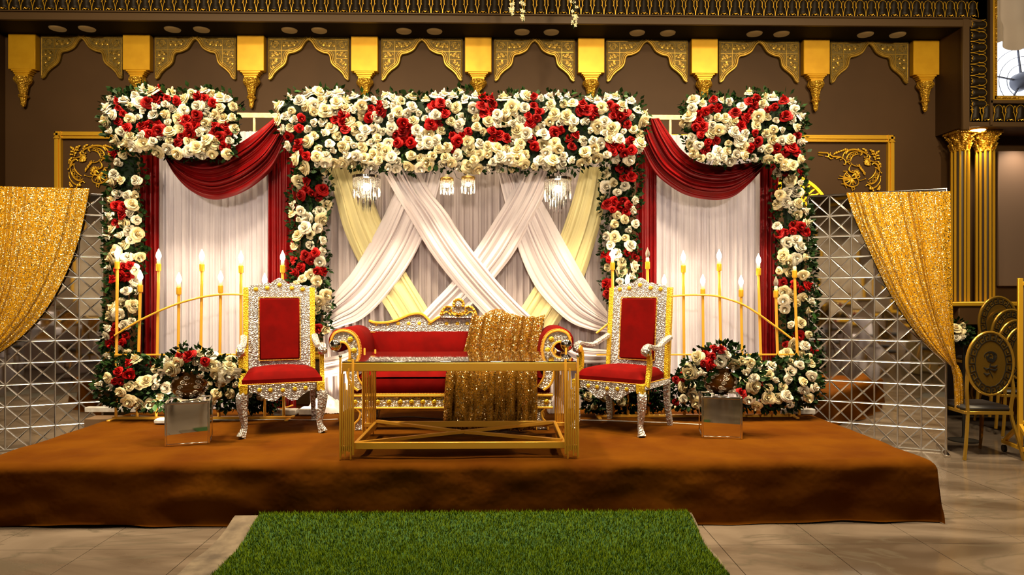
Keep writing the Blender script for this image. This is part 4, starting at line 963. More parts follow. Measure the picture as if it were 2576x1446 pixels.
# ================================================================== FURNITURE
def braid(b, pts, r=.006):
    pts = [Vector(p) for p in pts]; P = resample([tuple(p) for p in pts], max(4, int(sum((pts[i + 1] - pts[i]).length for i in range(len(pts) - 1)) / .012)))
    for k in range(len(P) - 1):       # twisted cord: alternating beads
        c = (P[k] + P[k + 1]) / 2; b.sphere(c, r * 1.15, 5, 4, (1, 1, .8))
cord = M('gold_braid', (.60, .30, .04), .45, .4)
def throne(label, loc, rz):
    t = thing('throne_chair', label, 'chair', loc, rz); bw, fw_ = .27, .285      # half widths at back and front
    Yf, Yb = -.27, .25
    def taper(p):   # plan view trapezoid
        return p
    # cushion
    b = MB()
    def top(u, v):
        s, q = u * 2 - 1, v * 2 - 1; hw = fw_ + (bw - .03 - fw_) * v; e = (1 - s ** 8) * (1 - q ** 8)
        return (s * (hw + .012), Yf - .012 + v * (Yb - Yf + .0), .435 + .05 * min(1, e * 1.6) + .035 * (1 - s * s) * (1 - q * q))
    b.grid(top, 20, 20)
    ring = [(x, y) for x, y in ((-fw_ - .012, Yf - .012), (fw_ + .012, Yf - .012), (bw - .018, Yb - .012), (-bw + .018, Yb - .012))]
    b.add([(x, y, .436) for x, y in ring] + [(x, y, .40) for x, y in ring], [(0, 1, 5, 4), (1, 2, 6, 5), (2, 3, 7, 6), (3, 0, 4, 7), (4, 5, 6, 7)])
    o = b.obj('seat_cushion', velvet, t, recalc=False, angle=50)
    b = MB(); z = .402
    braid(b, [(-fw_ - .02, Yb - .02, z), (-fw_ - .016, Yf - .02, z), (fw_ + .016, Yf - .02, z), (fw_ + .02, Yb - .02, z)], .006); b.obj('seat_braid', cord, o)
    # rails: scalloped front apron, side rails, back rail
    ap = [(-.245, .398), (.245, .398), (.245, .345), (.20, .335), (.15, .305), (.11, .27), (.07, .262), (.04, .275), (.015, .30), (0, .305), (-.015, .30), (-.04, .275), (-.07, .262), (-.11, .27), (-.15, .305), (-.20, .335), (-.245, .345)]
    MB().prism(ap, Yf - .012, Yf + .012).obj('front_apron', silver, t, tri=True)
    ap_o = bpy.context.scene.collection.objects[-1]
    sm = MB(); sm.lathe([(0, -.008), (.012, -.007), (.0175, -.002), (.0175, .002)], 8, axis='Y'); stud_me = sm.mesh('stud', gold_foil)
    for x in (-.17, -.09, 0, .09, .17): link('stud', stud_me, t, (x, Yf - .014, .348 - .0 * abs(x) + .12 * abs(x) * .4))
    for s in (-1, 1):
        b = MB(); b.tube([(s * fw_, Yf, .37), (s * bw, Yb, .37)], .045, 4, flat=.45); o = b.obj('side_rail', silver, t, angle=30)
        MB().box((s * fw_, Yf, .365), (.06, .06, .072), .004).obj('corner_block', gold_foil, t)
    MB().box((0, Yb, .37), (bw * 2 - .02, .024, .06), .003).obj('back_rail', silver, t)
    # legs
    for s in (-1, 1):
        pts = cr([(s * fw_, Yf, .333), (s * (fw_ + .014), Yf - .014, .29), (s * (fw_ + .008), Yf - .008, .20), (s * (fw_ - .006), Yf + .004, .11), (s * (fw_ - .004), Yf - .002, .06), (s * (fw_ + .018), Yf - .026, .004)], 5)
        n = len(pts); rs = list(np.interp(np.linspace(0, 1, n), [0, .15, .45, .68, .84, 1], [.036, .043, .032, .023, .024, .036]))
        MB().tube(pts, rs, 4).obj('leg', silver_leg, t, angle=30)
        MB().tube([(s * bw, Yb, .40), (s * bw, Yb + .005, .2), (s * (bw + .012), Yb + .05, .0)], [.034, .03, .026], 4).obj('leg', silver_leg, t, angle=30)
    # back: frame slab with scalloped crest, side posts, red panel
    tilt = .10
    def bk_(x, z, d=0): return (x, Yb + (z - .4) * tilt + d, z)
    H = 1.15; half = bw - .02
    cres = [(-half, H)]
    for x0_, x1_, z0_, z1_ in ((-half, -.19, H, H + .015), (-.19, -.13, H + .015, H + .026), (-.13, -.07, H + .026, H + .034), (-.07, 0, H + .038, H + .085)):
        for q in np.linspace(.1, 1, 5): cres.append((x0_ + (x1_ - x0_) * q, z0_ + (z1_ - z0_) * q + .012 * math.sin(PI * q) * (1 if x1_ < 0 else .35)))
    cres += [(-x, z) for x, z in cres[::-1][1:]]
    b = MB(); b.prism([(-half, .43)] + [(half, .43)] + cres[::-1], 0, .03)
    b.v = [(x, Yb + (z - .4) * tilt + y - .012, z) for x, y, z in b.v]; bf = b.obj('back_frame', silver, t, tri=True)
    for k, (x, z) in enumerate(((-.19, 1.135), (-.10, 1.145), (0, 1.172), (.10, 1.145), (.19, 1.135))): link('stud', stud_me, bf, bk_(x, z, -.014), scale=1.1)
    for s in (-1, 1):
        b = MB(); b.box((0, 0, 0), (.042, .045, .80), .003); b.v = [(x + s * (half + .02), Yb + (z + .775 - .4) * tilt + y, z + .775 - .025) for x, y, z in b.v]
        b.obj('back_post', gold_foil, t)
    b = MB(); b.box((0, 0, 0), (.325, .03, .52), .012); b.v = [(x, Yb + (z + .80 - .4) * tilt + y - .018, z + .80) for x, y, z in b.v]; rp = b.obj('back_panel', velvet, t)
    b = MB(); w_, z0_, z1_ = .166, .535, 1.065
    braid(b, [bk_(-w_, z0_, -.024), bk_(w_, z0_, -.024), bk_(w_, z1_, -.024), bk_(-w_, z1_, -.024), bk_(-w_, z0_, -.024)], .006); b.obj('panel_braid', cord, rp)
    # arms
    for s in (-1, 1):
        x = s * (bw + .015); xf = s * (fw_ + .02)
        pts = cr([(x, Yb + .03, .735), (x, .14, .70), ((x + xf) / 2, .02, .665), (xf, -.10, .672), (xf, -.19, .688), (xf, -.235, .672), (xf, -.245, .64), (xf, -.225, .622)], 5)
        n = len(pts); ar = MB().tube(pts, list(np.interp(np.linspace(0, 1, n), [0, .5, .8, 1], [.03, .026, .03, .022])), 6, flat=.8).obj('armrest', silver_leg, t, angle=35)
        MB().lathe([(0, -.036), (.026, -.034), (.032, -.02), (.032, .02), (.026, .034), (0, .036)], 14, (xf, -.222, .645), 'X').obj('scroll_end', chrome if s > 0 else gold_metal, ar)
        pts = cr([(xf, -.19, .66), (xf, -.16, .58), (xf, -.17, .48), (xf, -.21, .37)], 5)
        MB().tube(pts, [.026] * len(pts), 4, flat=.9).obj('arm_support', gold_foil, t, angle=30)
    return t
throne('silver and red throne chair at the left, angled toward the sofa', (-1.775, 5.60, SZ + .008), R(20))
throne('silver and red throne chair at the right, turned toward the sofa', (1.025, 5.60, SZ + .008), R(-37))

# ---- sofa
sofa = thing('wedding_sofa', 'long red velvet sofa with silver scroll arms between the thrones', 'sofa', (-.385, 5.93, SZ + .006))
SB = .17; SFr = -.40      # back plane and front plane (local y)
kz = 5.58 / FPX / 3.286   # metres per crop pixel at the arm fronts
def sx(x, y): return ((x - 1105) * kz, HC - (740 + y / 3.286 - HOR) / FPX * 5.58 - SZ)
b = MB()
def cush(u, v):
    s, q = u * 2 - 1, v
    return (s * .80, SFr - .005 + v * (SB - SFr), .40 + .085 * (1 - s ** 10) * (1 - (2 * q - 1) ** 8 * .9) ** .5)
b.grid(cush, 40, 14); b.box((0, (SFr + SB) / 2, .355), (1.60, SB - SFr, .13), .01); o = b.obj('seat_cushion', velvet, sofa, angle=50)
b = MB(); braid(b, [(-.82, SFr - .012, .292), (.82, SFr - .012, .292)], .006); b.obj('seat_braid', cord, o)
b = MB(); b.box((0, SFr - .005, .225), (1.62, .03, .095), .004); apn = b.obj('front_apron', silver, sofa)
b = MB(); b.tube([(-.82, SFr - .022, .277), (.82, SFr - .022, .277)], .010, 6); b.tube([(-.82, SFr - .022, .178), (.82, SFr - .022, .178)], .010, 6); b.obj('apron_trim', gold_metal, apn)
MB().box((0, SB, .225), (1.62, .03, .09), .004).obj('back_apron', silver, sofa)
for s in (-1, 1): MB().box((s * .80, (SFr + SB) / 2, .225), (.03, SB - SFr, .09), .004).obj('side_apron', silver, sofa)
sm = MB(); sm.lathe([(0, -.008), (.014, -.007), (.021, -.002), (.021, .002)], 8, axis='Y'); stud2 = sm.mesh('stud', gold_foil)
for k in range(18): link('stud', stud2, apn, (-.77 + k * .0905, SFr - .022, .227))
crest = [(-720, 225), (-665, 240), (-585, 240), (-505, 225), (-445, 200), (-385, 175), (-320, 165), (-275, 175), (-235, 210), (-210, 235), (-175, 215), (-130, 195), (0, 193)]
kb = 6.14 / FPX / 3.286
def cx_(x, y): return (x * kb, HC - (y / 3.286) / FPX * 6.14 - SZ)
cl = cr(crest, 4); up_ = [cx_(x, y) for x, y in cl]; upm = [(-x, z) for x, z in up_[::-1][1:]]
top_l = up_ + upm; zlow = cx_(0, 318)[1]
b = MB(); b.prism([(top_l[0][0], zlow)] + top_l + [(top_l[-1][0], zlow)], .0, .045); b.v = [(x, y + SB + .03 + (z - .5) * .10, z) for x, y, z in b.v]
cf_ = b.obj('back_crest', silver, sofa, tri=True)
b = MB(); b.tube([(x, SB + .025 + (z - .5) * .10, z) for x, z in top_l], .0125, 6); b.obj('crest_trim', gold_metal, cf_)
for x in (-660, -565, -480, -392, -305, -218, -78, 10, 92): link('stud', stud2, cf_, (x * kb, SB + .028 + .07 * .6, cx_(0, 263 if abs(x) > 500 else 250)[1]), scale=1.15)
b = MB()
def bkp(u, v):
    s = u * 2 - 1; z = .42 + v * (zlow - .42 + .008); return (s * 720 * kb, SB + .02 + (z - .5) * .10 - .055 * (1 - s ** 8) * math.sin(PI * (.1 + .8 * v)) ** .5, z)
b.grid(bkp, 40, 12); b.obj('back_cushion', velvet, sofa, angle=180, recalc=False)
MB().box((0, SB + .085, .58), (1.46, .02, .50), .004).obj('back_panel', M('brown_backing_cloth', (.12, .05, .02), .8), sofa)
b = MB(); braid(b, [(-.78, SB + .035, zlow), (.78, SB + .035, zlow)], .006); b.obj('crest_braid', cord, cf_)
# crown carving
b = MB(); zc_ = cx_(0, 190)[1]; yb_ = SB + .055
b.prism([(-.145, zc_ - .012), (.145, zc_ - .012), (.14, zc_ + .006), (-.14, zc_ + .006)], yb_ - .02, yb_ + .02); b.prism([cx_(x + 20, y) for x, y in ((-150, 188), (-120, 125), (-85, 105), (-45, 108), (-38, 70), (-10, 52), (20, 52), (45, 72), (52, 108), (90, 105), (125, 125), (150, 188))][::1], yb_ - .008, yb_ + .008)
crn = b.obj('crown_board', silver, sofa, tri=True)
b = MB()
for s in (-1, 1):
    P = [cx_(20 + s * x, y) for x, y in ((145, 180), (135, 150), (118, 122), (90, 108), (62, 115), (60, 135), (78, 142))]; P = cr(P, 4)
    b.tube([(x, yb_ - .014, z) for x, z in P], list(np.linspace(.014, .008, len(P))), 6)
    P = cr([cx_(20 + s * x, y) for x, y in ((130, 175), (105, 150), (75, 165), (60, 178))], 4); b.tube([(x, yb_ - .014, z) for x, z in P], .008, 6)
    for (x, y) in ((15, 178), (40, 172), (62, 165)):
        P = cr([cx_(20, 188), cx_(20 + s * x * .7, 168), cx_(20 + s * x, y - 22)], 4); b.tube([(q, yb_ - .014, z) for q, z in P], [.010] * len(P), 6)
for k in range(9):
    a = R(-20 + 27.5 * k); c0 = cx_(20, 88); b.sphere((c0[0] + .043 * math.cos(a), yb_ - .012, c0[1] + .043 * math.sin(a)), .015, 7, 5)
b.obj('crown_carving', gold_leaf, crn)
b = MB(); c0 = cx_(20, 90); b.sphere((c0[0], yb_ - .014, c0[1]), .03, 12, 8); b.obj('crown_boss', silver, crn)
# scroll arms
red_o = [(372, 640), (378, 560), (374, 480), (352, 380), (300, 310), (230, 285), (150, 300), (104, 360), (100, 420), (120, 462), (165, 482), (222, 470), (262, 440), (276, 500), (276, 640)]
sil_o = [(345, 620), (352, 560), (362, 480), (345, 385), (300, 325), (230, 303), (165, 325), (135, 375), (128, 410), (150, 432), (190, 420)]
sil_i = [(205, 392), (245, 402), (275, 440), (283, 500), (278, 560), (262, 620)]
for s in (-1, 1):
    def mp(p): x, z = sx(*p); return (x * -s, z) if s > 0 else (x, z)
    am = thing('tmp', 'x', 'x', (0, 0, 0)); bpy.data.objects.remove(am)
    P = [mp(p) for p in cr(red_o[:13], 4)] + [mp(p) for p in red_o[13:]]
    b = MB(); b.prism(P, SFr + .012, SB + .07, bevel=.02); arm = b.obj('scroll_arm', velvet, sofa, tri=True, angle=50)
    o1 = [mp(p) for p in cr(sil_o, 4)]; i1 = [mp(p) for p in cr(sil_i, 4)]
    low_o = [mp(p) for p in cr([(262, 620), (272, 690), (300, 750), (350, 790)], 4)]; low_i = [mp(p) for p in cr([(400, 762), (370, 720), (350, 680), (345, 620)], 4)]
    b = MB(); b.prism(o1 + i1 + low_o[1:] + low_i[:-1], SFr - .02, SFr + .014); pl_ = b.obj('scroll_plate', silver, arm, tri=True)
    b = MB(); b.tube([(x, SFr - .022, z) for x, z in o1], .0095, 6); b.tube([(x, SFr - .022, z) for x, z in i1 + low_o[1:]], .0105, 6); b.tube([(x, SFr - .022, z) for x, z in low_i], .008, 6); b.obj('plate_trim', gold_metal, pl_)
    b = MB(); oo = [(x, SFr - .006, z) for x, z in [mp(p) for p in cr([(358, 620), (366, 560), (374, 480), (357, 380), (308, 313), (230, 290), (157, 314), (124, 370)], 4)]]
    braid(b, oo, .006); b.obj('arm_braid', cord, arm)
    for p in ((288, 372), (318, 462), (322, 560)): x, z = mp(p); link('stud', stud2, pl_, (x, SFr - .024, z), scale=1.1)
    x, z = mp((168, 418)); MB().sphere((x, SFr - .02, z), .052, 18, 12, (1, .8, 1)).obj('scroll_ball', chrome, arm)
    # legs: broad S-curved carved legs, front and back
    for yy, sc_ in ((SFr + .01, 1), (SB, -1)):
        L1 = cr([(.0, .175), (.03, .14), (.02, .09), (-.015, .05), (-.02, 0)], 4); L2 = cr([(.075, 0), (.085, .06), (.10, .11), (.115, .175)], 4)
        q = -1 if s < 0 else 1
        P = [(q * (.76 - x), z) for x, z in L1 + L2]
        b = MB(); b.prism(P, yy - .03, yy + .03, bevel=.006); lg = b.obj('leg', silver, sofa, tri=True)
        b = MB(); b.tube([(q * (.76 - x), yy - .032, z) for x, z in L1], .009, 6); b.tube([(q * (.76 - x), yy - .032, z) for x, z in L2], .009, 6); b.obj('leg_trim', gold_metal, lg)
for z in (.515, .535): MB().lathe([(0, -.012), (.010, -.010), (.007, 0), (.007, .01)], 10, (-.80 + .105, SFr + .05, z - .08), 'X').obj('silver_knob', chrome, sofa)

# ---- sequin throw over the sofa
rows = [(6.27, .70, 1200, 1366), (6.27, .86, 1196, 1368), (6.225, .905, 1193, 1370), (6.13, .905, 1190, 1371), (6.09, .86, 1186, 1368), (6.05, .72, 1178, 1360), (6.035, .56, 1166, 1350), (6.01, .515, 1160, 1346), (5.85, .505, 1150, 1345), (5.72, .502, 1138, 1346), (5.545, .498, 1128, 1348), (5.505, .46, 1124, 1349), (5.49, .36, 1121, 1348), (5.47, .24, 1119, 1347), (5.44, .12, 1117, 1346), (5.42, .02, 1116, 1345)]
pos = []
for (Y_, z_, a_, c_) in rows: pos.append((Y_, z_, W(a_, 800, Y_).x, W(c_, 800, Y_).x))
pos = cr(pos, 5); npz = len(pos) - 1
b = MB()
def crz(x):      # crest height above the plain rail, so the throw follows the hump
    q = abs(x + .385) / kb; return float(np.interp(q, [0, 130, 210, 275, 320, 385, 505, 585, 665, 720], [193, 195, 235, 175, 165, 175, 225, 240, 240, 225]))
def th(u, v):
    i = min(int(round(v * npz)), npz); Y_, z_, xa_, xb_ = pos[i]; x = xa_ + (xb_ - xa_) * u
    topw = max(0, 1 - abs(i - 11) / 9) if i < 22 else 0
    zc2 = cx_(0, crz(x))[1] + .02
    zz = z_ + (zc2 - .905) * topw
    f = math.sin(u * 38 + 2.2 * math.sin(u * 9) + .8 * math.sin(v * 5)) + .4 * math.sin(u * 83 + v * 3)
    lower = min(max((v - .62) / .3, 0), 1); am = .014 + .030 * lower
    return (x + .015 * math.sin(v * 9) * u * lower, Y_ - am * (f + 1) - .004, SZ + max(zz + (.006 * (f + 1) if 8 < i < 60 and lower == 0 else 0) + .012, .012 + .008 * (f + 1)))
b.grid(th, 130, npz); o = b.obj('sequin_throw', seqbronze, None, angle=180, recalc=False)
md = o.modifiers.new('s', 'SOLIDIFY'); md.thickness = .004
tag(o, 'bronze gold sequin throw draped over the right half of the sofa', 'throw')

# ---- coffee table
TX0, TX1, TY0, TY1 = -1.053, .532, 4.53, 5.34
tab = thing('coffee_table', 'gold metal coffee table with smoked glass top in front of the sofa', 'table', ((TX0 + TX1) / 2, (TY0 + TY1) / 2, SZ + .008))
hw, hd = (TX1 - TX0) / 2, (TY1 - TY0) / 2; zt = .638
for y in (-hd + .016, hd - .016): MB().box((0, y, zt - .028), (2 * hw - .03, .026, .056), .003).obj('top_rail', gold_metal, tab)
for x in (-hw + .075, hw - .075): MB().box((x, 0, zt - .028), (.026, 2 * hd - .05, .056), .003).obj('side_rail', gold_metal, tab)
MB().box((0, 0, zt + .004), (2 * hw - .03, 2 * hd - .02, .008), .002).obj('glass_top', glass_dark, tab)
for y in (-hd + .03, hd - .03): MB().box((0, y, .085), (2 * hw - .18, .026, .045), .003).obj('lower_rail', gold_metal, tab)
for x in (-hw + .10, hw - .10): MB().box((x, 0, .085), (.026, 2 * hd - .08, .045), .003).obj('lower_side_rail', gold_metal, tab)
for s in (-1, 1):
    a = Vector((-hw + .11, s * (hd - .045), .112)); c = Vector((hw - .11, -s * (hd - .045), .112 + (.0 if s > 0 else .0))); 
    if s < 0: a = Vector((-hw + .11, -(hd - .045), .100)); c = Vector((hw - .11, hd - .045, .100)); MB().tube([a, c], [.020, .020], 4, flat=.7).obj('cross_brace', gold_metal, tab, angle=30)
    else:
        MB().tube([a, Vector((-.02, .012, .100))], .020, 4, flat=.7).obj('cross_brace', gold_metal, tab, angle=30); MB().tube([Vector((.02, -.012, .100)), c], .020, 4, flat=.7).obj('cross_brace', gold_metal, tab, angle=30)
rods = [(.000, .672, -.0, .0075), (.0155, .565, .04, .0055), (.030, .505, .02, .0055), (.0425, .462, .055, .0055), (.055, .60, .05, .0055), (.068, .52, .0, .0065), (.083, .662, .03, .0075)]
for sx_ in (-1, 1):
    for sy_ in (-1, 1):
        for k, (dx, z1_, z0_, r_) in enumerate(rods):
            x = sx_ * (hw - .006 - dx); y = sy_ * (hd + .002); b = MB(); b.lathe([(r_ * .9, z0_), (r_, z0_ + .003), (r_, z1_ - .003), (r_ * .8, z1_)], 8, (x, y, 0))
            b.obj('leg_rod', gold_metal, tab)
        for k, (dx, z1_, z0_, r_) in enumerate(rods[1:5]):
            x = sx_ * (hw - .004); y = sy_ * (hd - .014 - dx); MB().lathe([(r_, z0_ + .0), (r_, z1_)], 8, (x, y, 0)).obj('leg_rod', gold_metal, tab)
        MB().box((sx_ * (hw - .045), sy_ * (hd - .008), .075), (.08, .014, .03), .002).obj('rod_plate', gold_metal, tab)
    MB().sphere((sx_ * (hw - .006), -hd, .682), .012, 12, 8).obj('ball_finial', chrome, tab)

# ---- mirrored boxes, vases, bouquets
def mbox(label, loc, rz):
    t = thing('mirror_box', label, 'box', loc, rz); h = .15; H = .315
    MB().box((0, 0, H / 2), (2 * h - .03, 2 * h - .03, H - .03)).obj('inner_body', blackp, t)
    b = MB(); e = .016
    for x in (-1, 1):
        for y in (-1, 1): b.box((x * (h - e / 2), y * (h - e / 2), H / 2), (e, e, H), .002)
        for z in (e / 2, H - e / 2): b.box((x * (h - e / 2), 0, z), (e, 2 * h - 2 * e, e), .002); b.box((0, x * (h - e / 2), z), (2 * h - 2 * e, e, e), .002)
    b.obj('metal_edge_frame', chrome, t)
    for a in range(4):
        o = MB().box((0, -h + .006, H / 2), (2 * h - 2 * e, .004, H - 2 * e), .001).obj('mirror_pane', mirror, t, rot=(0, 0, a * PI / 2))
    MB().box((0, 0, H - .008), (2 * h - 2 * e, 2 * h - 2 * e, .004), .001).obj('mirror_pane', mirror, t)
    return t
boxL = (-2.30, 5.12, SZ + .008); boxR = (1.72, 5.28, SZ + .008)
mbox('mirrored cube box at the left, under a scrollwork vase of roses', boxL, R(19)); mbox('mirrored cube box at the right, under a scrollwork vase of roses', boxR, R(-12.4))
def vase(label, loc):
    t = thing('scroll_vase', label, 'vase', loc); r = .125; zc = .098
    prof = [(.04, 0), (.055, .002)] + [(r * math.sin(a) , zc - r * .80 * math.cos(a)) for a in np.linspace(.55, 2.55, 16)] + [(.07, .198), (.06, .195), (.05, .15), (0, .14)]
    MB().lathe(prof, 32).obj('bowl', M('bronze_glass', (.10, .036, .005), .14, .3, coat=.4), t)
    r_ = random.Random(4); b = MB()
    for k in range(44):
        la = [-.75, -.38, 0, .38, .72][k % 5]; lo = k * 2 * PI / 44 * 5 + (k % 5) * .3; R0 = r_.uniform(.016, .026); d = r_.choice((-1, 1)); P = []
        for s in np.linspace(0, 1, 16):
            a = s * 3.0 * PI * d; q = R0 * (1 - .85 * s); u, v = q * math.cos(a), q * math.sin(a); la2 = la + v / r; lo2 = lo + u / (r * max(.35, math.cos(la)))
            rr = r + .0035; P.append((rr * math.cos(la2) * math.cos(lo2), rr * math.cos(la2) * math.sin(lo2), zc + rr * .80 * math.sin(la2)))
        b.tube(P, .0036, 4)
    o = b.obj('scroll_wire', M('pewter_wire', (.75, .66, .52), .3, .5), t); return t
vL = W(477, 1008, 5.12); vase('scrollwork bronze vase on the left mirrored box', (vL.x, 5.12, SZ + .008 + .317)); vR = W(1812, 1003, 5.28); vase('scrollwork bronze vase on the right mirrored box', (vR.x - .0, 5.28, SZ + .008 + .317))
arrangement('rose_bouquet', 'full bouquet of white and a few red roses in the left scrollwork vase', 'flowers',
    [(392, 940), (400, 905), (430, 885), (460, 868), (500, 872), (540, 885), (570, 905), (600, 912), (604, 940), (580, 972), (548, 972), (530, 944), (500, 932), (470, 936), (440, 942), (415, 962)], 5.10, .11, [(467, 884, 17), (444, 896, 12), (513, 905, 16)], 20.5, 16.5, fill=.97, leaves=420, seed=120, core=26, rim=40, leafn=14)
arrangement('rose_bouquet', 'round bouquet with red roses on one side in the right scrollwork vase', 'flowers',
    [(1716, 925), (1735, 895), (1762, 875), (1790, 862), (1830, 862), (1870, 875), (1895, 900), (1920, 940), (1925, 975), (1890, 990), (1868, 962), (1842, 932), (1805, 930), (1776, 955), (1745, 968), (1718, 950)], 5.26, .11, [(1785, 885, 20), (1765, 900, 14), (1778, 915, 18), (1800, 905, 12), (1818, 872, 10), (1845, 880, 9), (1762, 925, 12)], 21, 16, fill=.95, leaves=520, seed=121, core=26, rim=40, leafn=20,
    skip=lambda x, y: 1795 < x < 1850 and y > 922)

# ================================================================== CANDLE STANDS
def candle_stand(label, tall, short, arc, Y, lit_off=(), basex=None):
    x0_, x1_ = basex; cxp = W((x0_ + x1_) / 2, 900, Y)
    t = thing('candle_stand', label, 'candelabra', (cxp.x, Y, SZ + .006)); O = t.location
    def post(px, py, dx, lit):
        p = W(px, py + 62, Y) - O; foot = Vector((p.x + dx * Y / FPX, 0, .02))
        MB().tube([foot, Vector((p.x, 0, p.z))], .0125, 10).obj('pole', gold_metal, t)
        c = MB(); c.lathe([(.0125, -.012), (.020, -.008), (.0215, 0), (.0215, .052), (.017, .056), (0, .056)], 14, (p.x, 0, p.z)); sk = c.obj('socket', gold, t)
        MB().lathe([(.013, .054), (.0155, .06), (.0155, .088), (.011, .094)], 12, (p.x, 0, p.z)).obj('socket_collar', candlewhite, sk)
        z = p.z + .094
        pr_ = [(.012, 0), (.020, .018), (.022, .034), (.017, .054), (.009, .072), (.001, .092)]
        MB().lathe([(r, z + q) for r, q in pr_], 12, (p.x, 0, 0)).obj('bulb' if lit else 'unlit_bulb', bulbm if lit else bulboff, sk)
        if lit:
            pass
    for k, q in enumerate(tall): post(q[0], q[1], q[2], k not in lit_off)
    for q in short: post(q[0], q[1], q[2], len(q) < 4)
    P = cr([tuple(W(x, y, Y - .02) - O) for x, y in arc], 6); MB().tube(P, .009, 8).obj('arch', gold_metal, t)
    a = W(x0_, 892, Y) - O; c = W(x1_, 892, Y) - O; MB().box(((a.x + c.x) / 2, -.012, a.z), (c.x - a.x, .014, .014), .002).obj('cross_bar', gold_metal, t)
    MB().box(((a.x + c.x) / 2, 0, .014), (c.x - a.x, .03, .024), .003).obj('base_bar', gold_metal, t)
    for x in (a.x + .02, c.x - .02): MB().box((x, 0, .008), (.03, .22, .014), .003).obj('foot', gold_metal, t)
    return t
candle_stand('left arched candle stand of gold poles with glowing bulbs', [(295, 612, -3), (399, 617, -6), (508, 618, -5), (606, 622, 0), (711, 621, 3)], [(353, 670, -8), (450, 676, -3), (555, 672, -4), (666, 678, 0)],
    [(288, 844), (340, 812), (399, 783), (450, 763), (505, 748), (555, 741), (603, 741), (660, 747), (711, 760), (735, 770)], 6.02, basex=(284, 735))
candle_stand('right arched candle stand of gold poles with glowing bulbs', [(1541, 614, 2), (1629, 612, 2), (1719, 621, 3), (1809, 617, 8), (1908, 628, 10), (1999, 634, 12)], [(1578, 679, 2), (1671, 680, 3), (1768, 680, 3), (1864, 682, 6), (1952, 684, 8, 0)],
    [(1500, 838), (1541, 806), (1600, 770), (1660, 750), (1716, 743), (1768, 742), (1809, 746), (1864, 764), (1908, 790), (1952, 822), (1992, 852)], 6.04, lit_off=(1, 5), basex=(1500, 2000))

# ================================================================== CHANDELIERS
chairgold0 = M('brass_ring', (.40, .24, .06), .3, .7)
def chandelier(label, px, pyt, pyb, wpx, Y, big):
    top_ = W(px, pyt, Y); r = wpx / 2 * Y / FPX; hgt = (pyb - pyt) * Y / FPX; zt_ = W(px, 408, Y).z
    t = thing('crystal_chandelier', label, 'chandelier', (top_.x, Y, top_.z), group=None)
    MB().lathe([(r * .96, .0), (r, .003), (r, .024), (r * .96, .027), (r * .9, .02), (r * .9, .006)], 28).obj('ring', chrome if big else chairgold0, t)
    b = MB(); hk = zt_ - top_.z
    if big:
        for a in (.3, 2.4, 4.5):
            p0 = Vector((r * .9 * math.cos(a), r * .9 * math.sin(a), .027)); p1 = Vector((0, 0, min(hk, .10)))
            for k in range(9):
                q = p0.lerp(p1, (k + .5) / 9); d_ = (p1 - p0).normalized(); s = d_.cross(Vector((0, 1, 0)) if k % 2 else Vector((1, 0, 0)))
                if s.length < .1: s = d_.cross(Vector((0, 0, 1)))
                s.normalize(); b.tube([q + d_ * .008 * math.cos(w_) + s * .004 * math.sin(w_) for w_ in np.linspace(0, 2 * PI, 9)[:-1]], .0012, 4, closed=True)
    b.tube([(0, 0, min(hk, .10) if big else .02), (0, 0, max(hk, .03))], .0022, 6); b.obj('chain', M('dark_chain', (.08, .06, .04), .4, .8), t)
    if not big: MB().lathe([(0, .02), (.02, .02), (.02, .05), (.012, .06), (0, .06)], 12).obj('lamp_holder', candlewhite, t)
    bs = .006; hb = hgt * (.28 if big else .32); drop = hgt * (.36 if big else .42)
    def strand(nb, dl):
        m = MB()
        for k in range(nb): m.sphere((0, 0, -k * bs * 2.1), bs, 6, 4)
        z = -nb * bs * 2.1; m.add([(0, 0, z + .006), (.007, 0, z - dl * .25), (0, .007, z - dl * .25), (-.007, 0, z - dl * .25), (0, -.007, z - dl * .25), (0, 0, z - dl)], [(0, 1, 2), (0, 2, 3), (0, 3, 4), (0, 4, 1), (5, 2, 1), (5, 3, 2), (5, 4, 3), (5, 1, 4)])
        return m.mesh('crystal_strand', crm, angle=60)
    tiers = ((1.0, 26, int(hb / (bs * 2.1)), drop * .8), (.66, 18, int(hb * 1.35 / (bs * 2.1)), drop), (.33, 10, int(hb * 1.9 / (bs * 2.1)), drop)) if big else ((1.0, 16, int(hb / (bs * 2.1)), drop), (.5, 8, int(hb * 1.1 / (bs * 2.1)), drop * 1.1))
    for rr, n, nb, dl_ in tiers:
        me = strand(max(nb, 2), dl_)
        for k in range(n):
            a = 2 * PI * k / n; link('crystal_strand', me, t, (r * .94 * rr * math.cos(a), r * .94 * rr * math.sin(a), 0))
    MB().sphere((0, 0, -hb * .75), .034 if big else .02, 14, 10).obj('bulb', M('chandelier_bulb', (1, .9, .7), .3, emit=((1, .76, .45), 40)), t)
    light('POINT', 'chandelier_light', (top_.x, Y - .0, top_.z - hb * .75 - .05), 7 if big else 3, (1, .78, .5), .03)
chandelier('large crystal chandelier at the left under the rose header', 922, 450, 545, 70, 6.04, True)
chandelier('large crystal chandelier at the right under the rose header', 1403, 455, 552, 70, 6.04, True)
chandelier('small crystal pendant, left one of the middle pair', 1124, 455, 503, 34, 6.04, False)
chandelier('small crystal pendant, right one of the middle pair', 1178, 452, 500, 35, 6.04, False)
cb_ = MB(); P = [W(x, y, 6.02) for x, y in ((1140, 425), (1148, 445), (1160, 451), (1168, 449))]; cb_.tube(cr([tuple(p) for p in P], 5), .002, 5); o = cb_.obj('lamp_wire', blackp); tag(o, 'thin dark wire looping between the two small crystal pendants', 'wire')

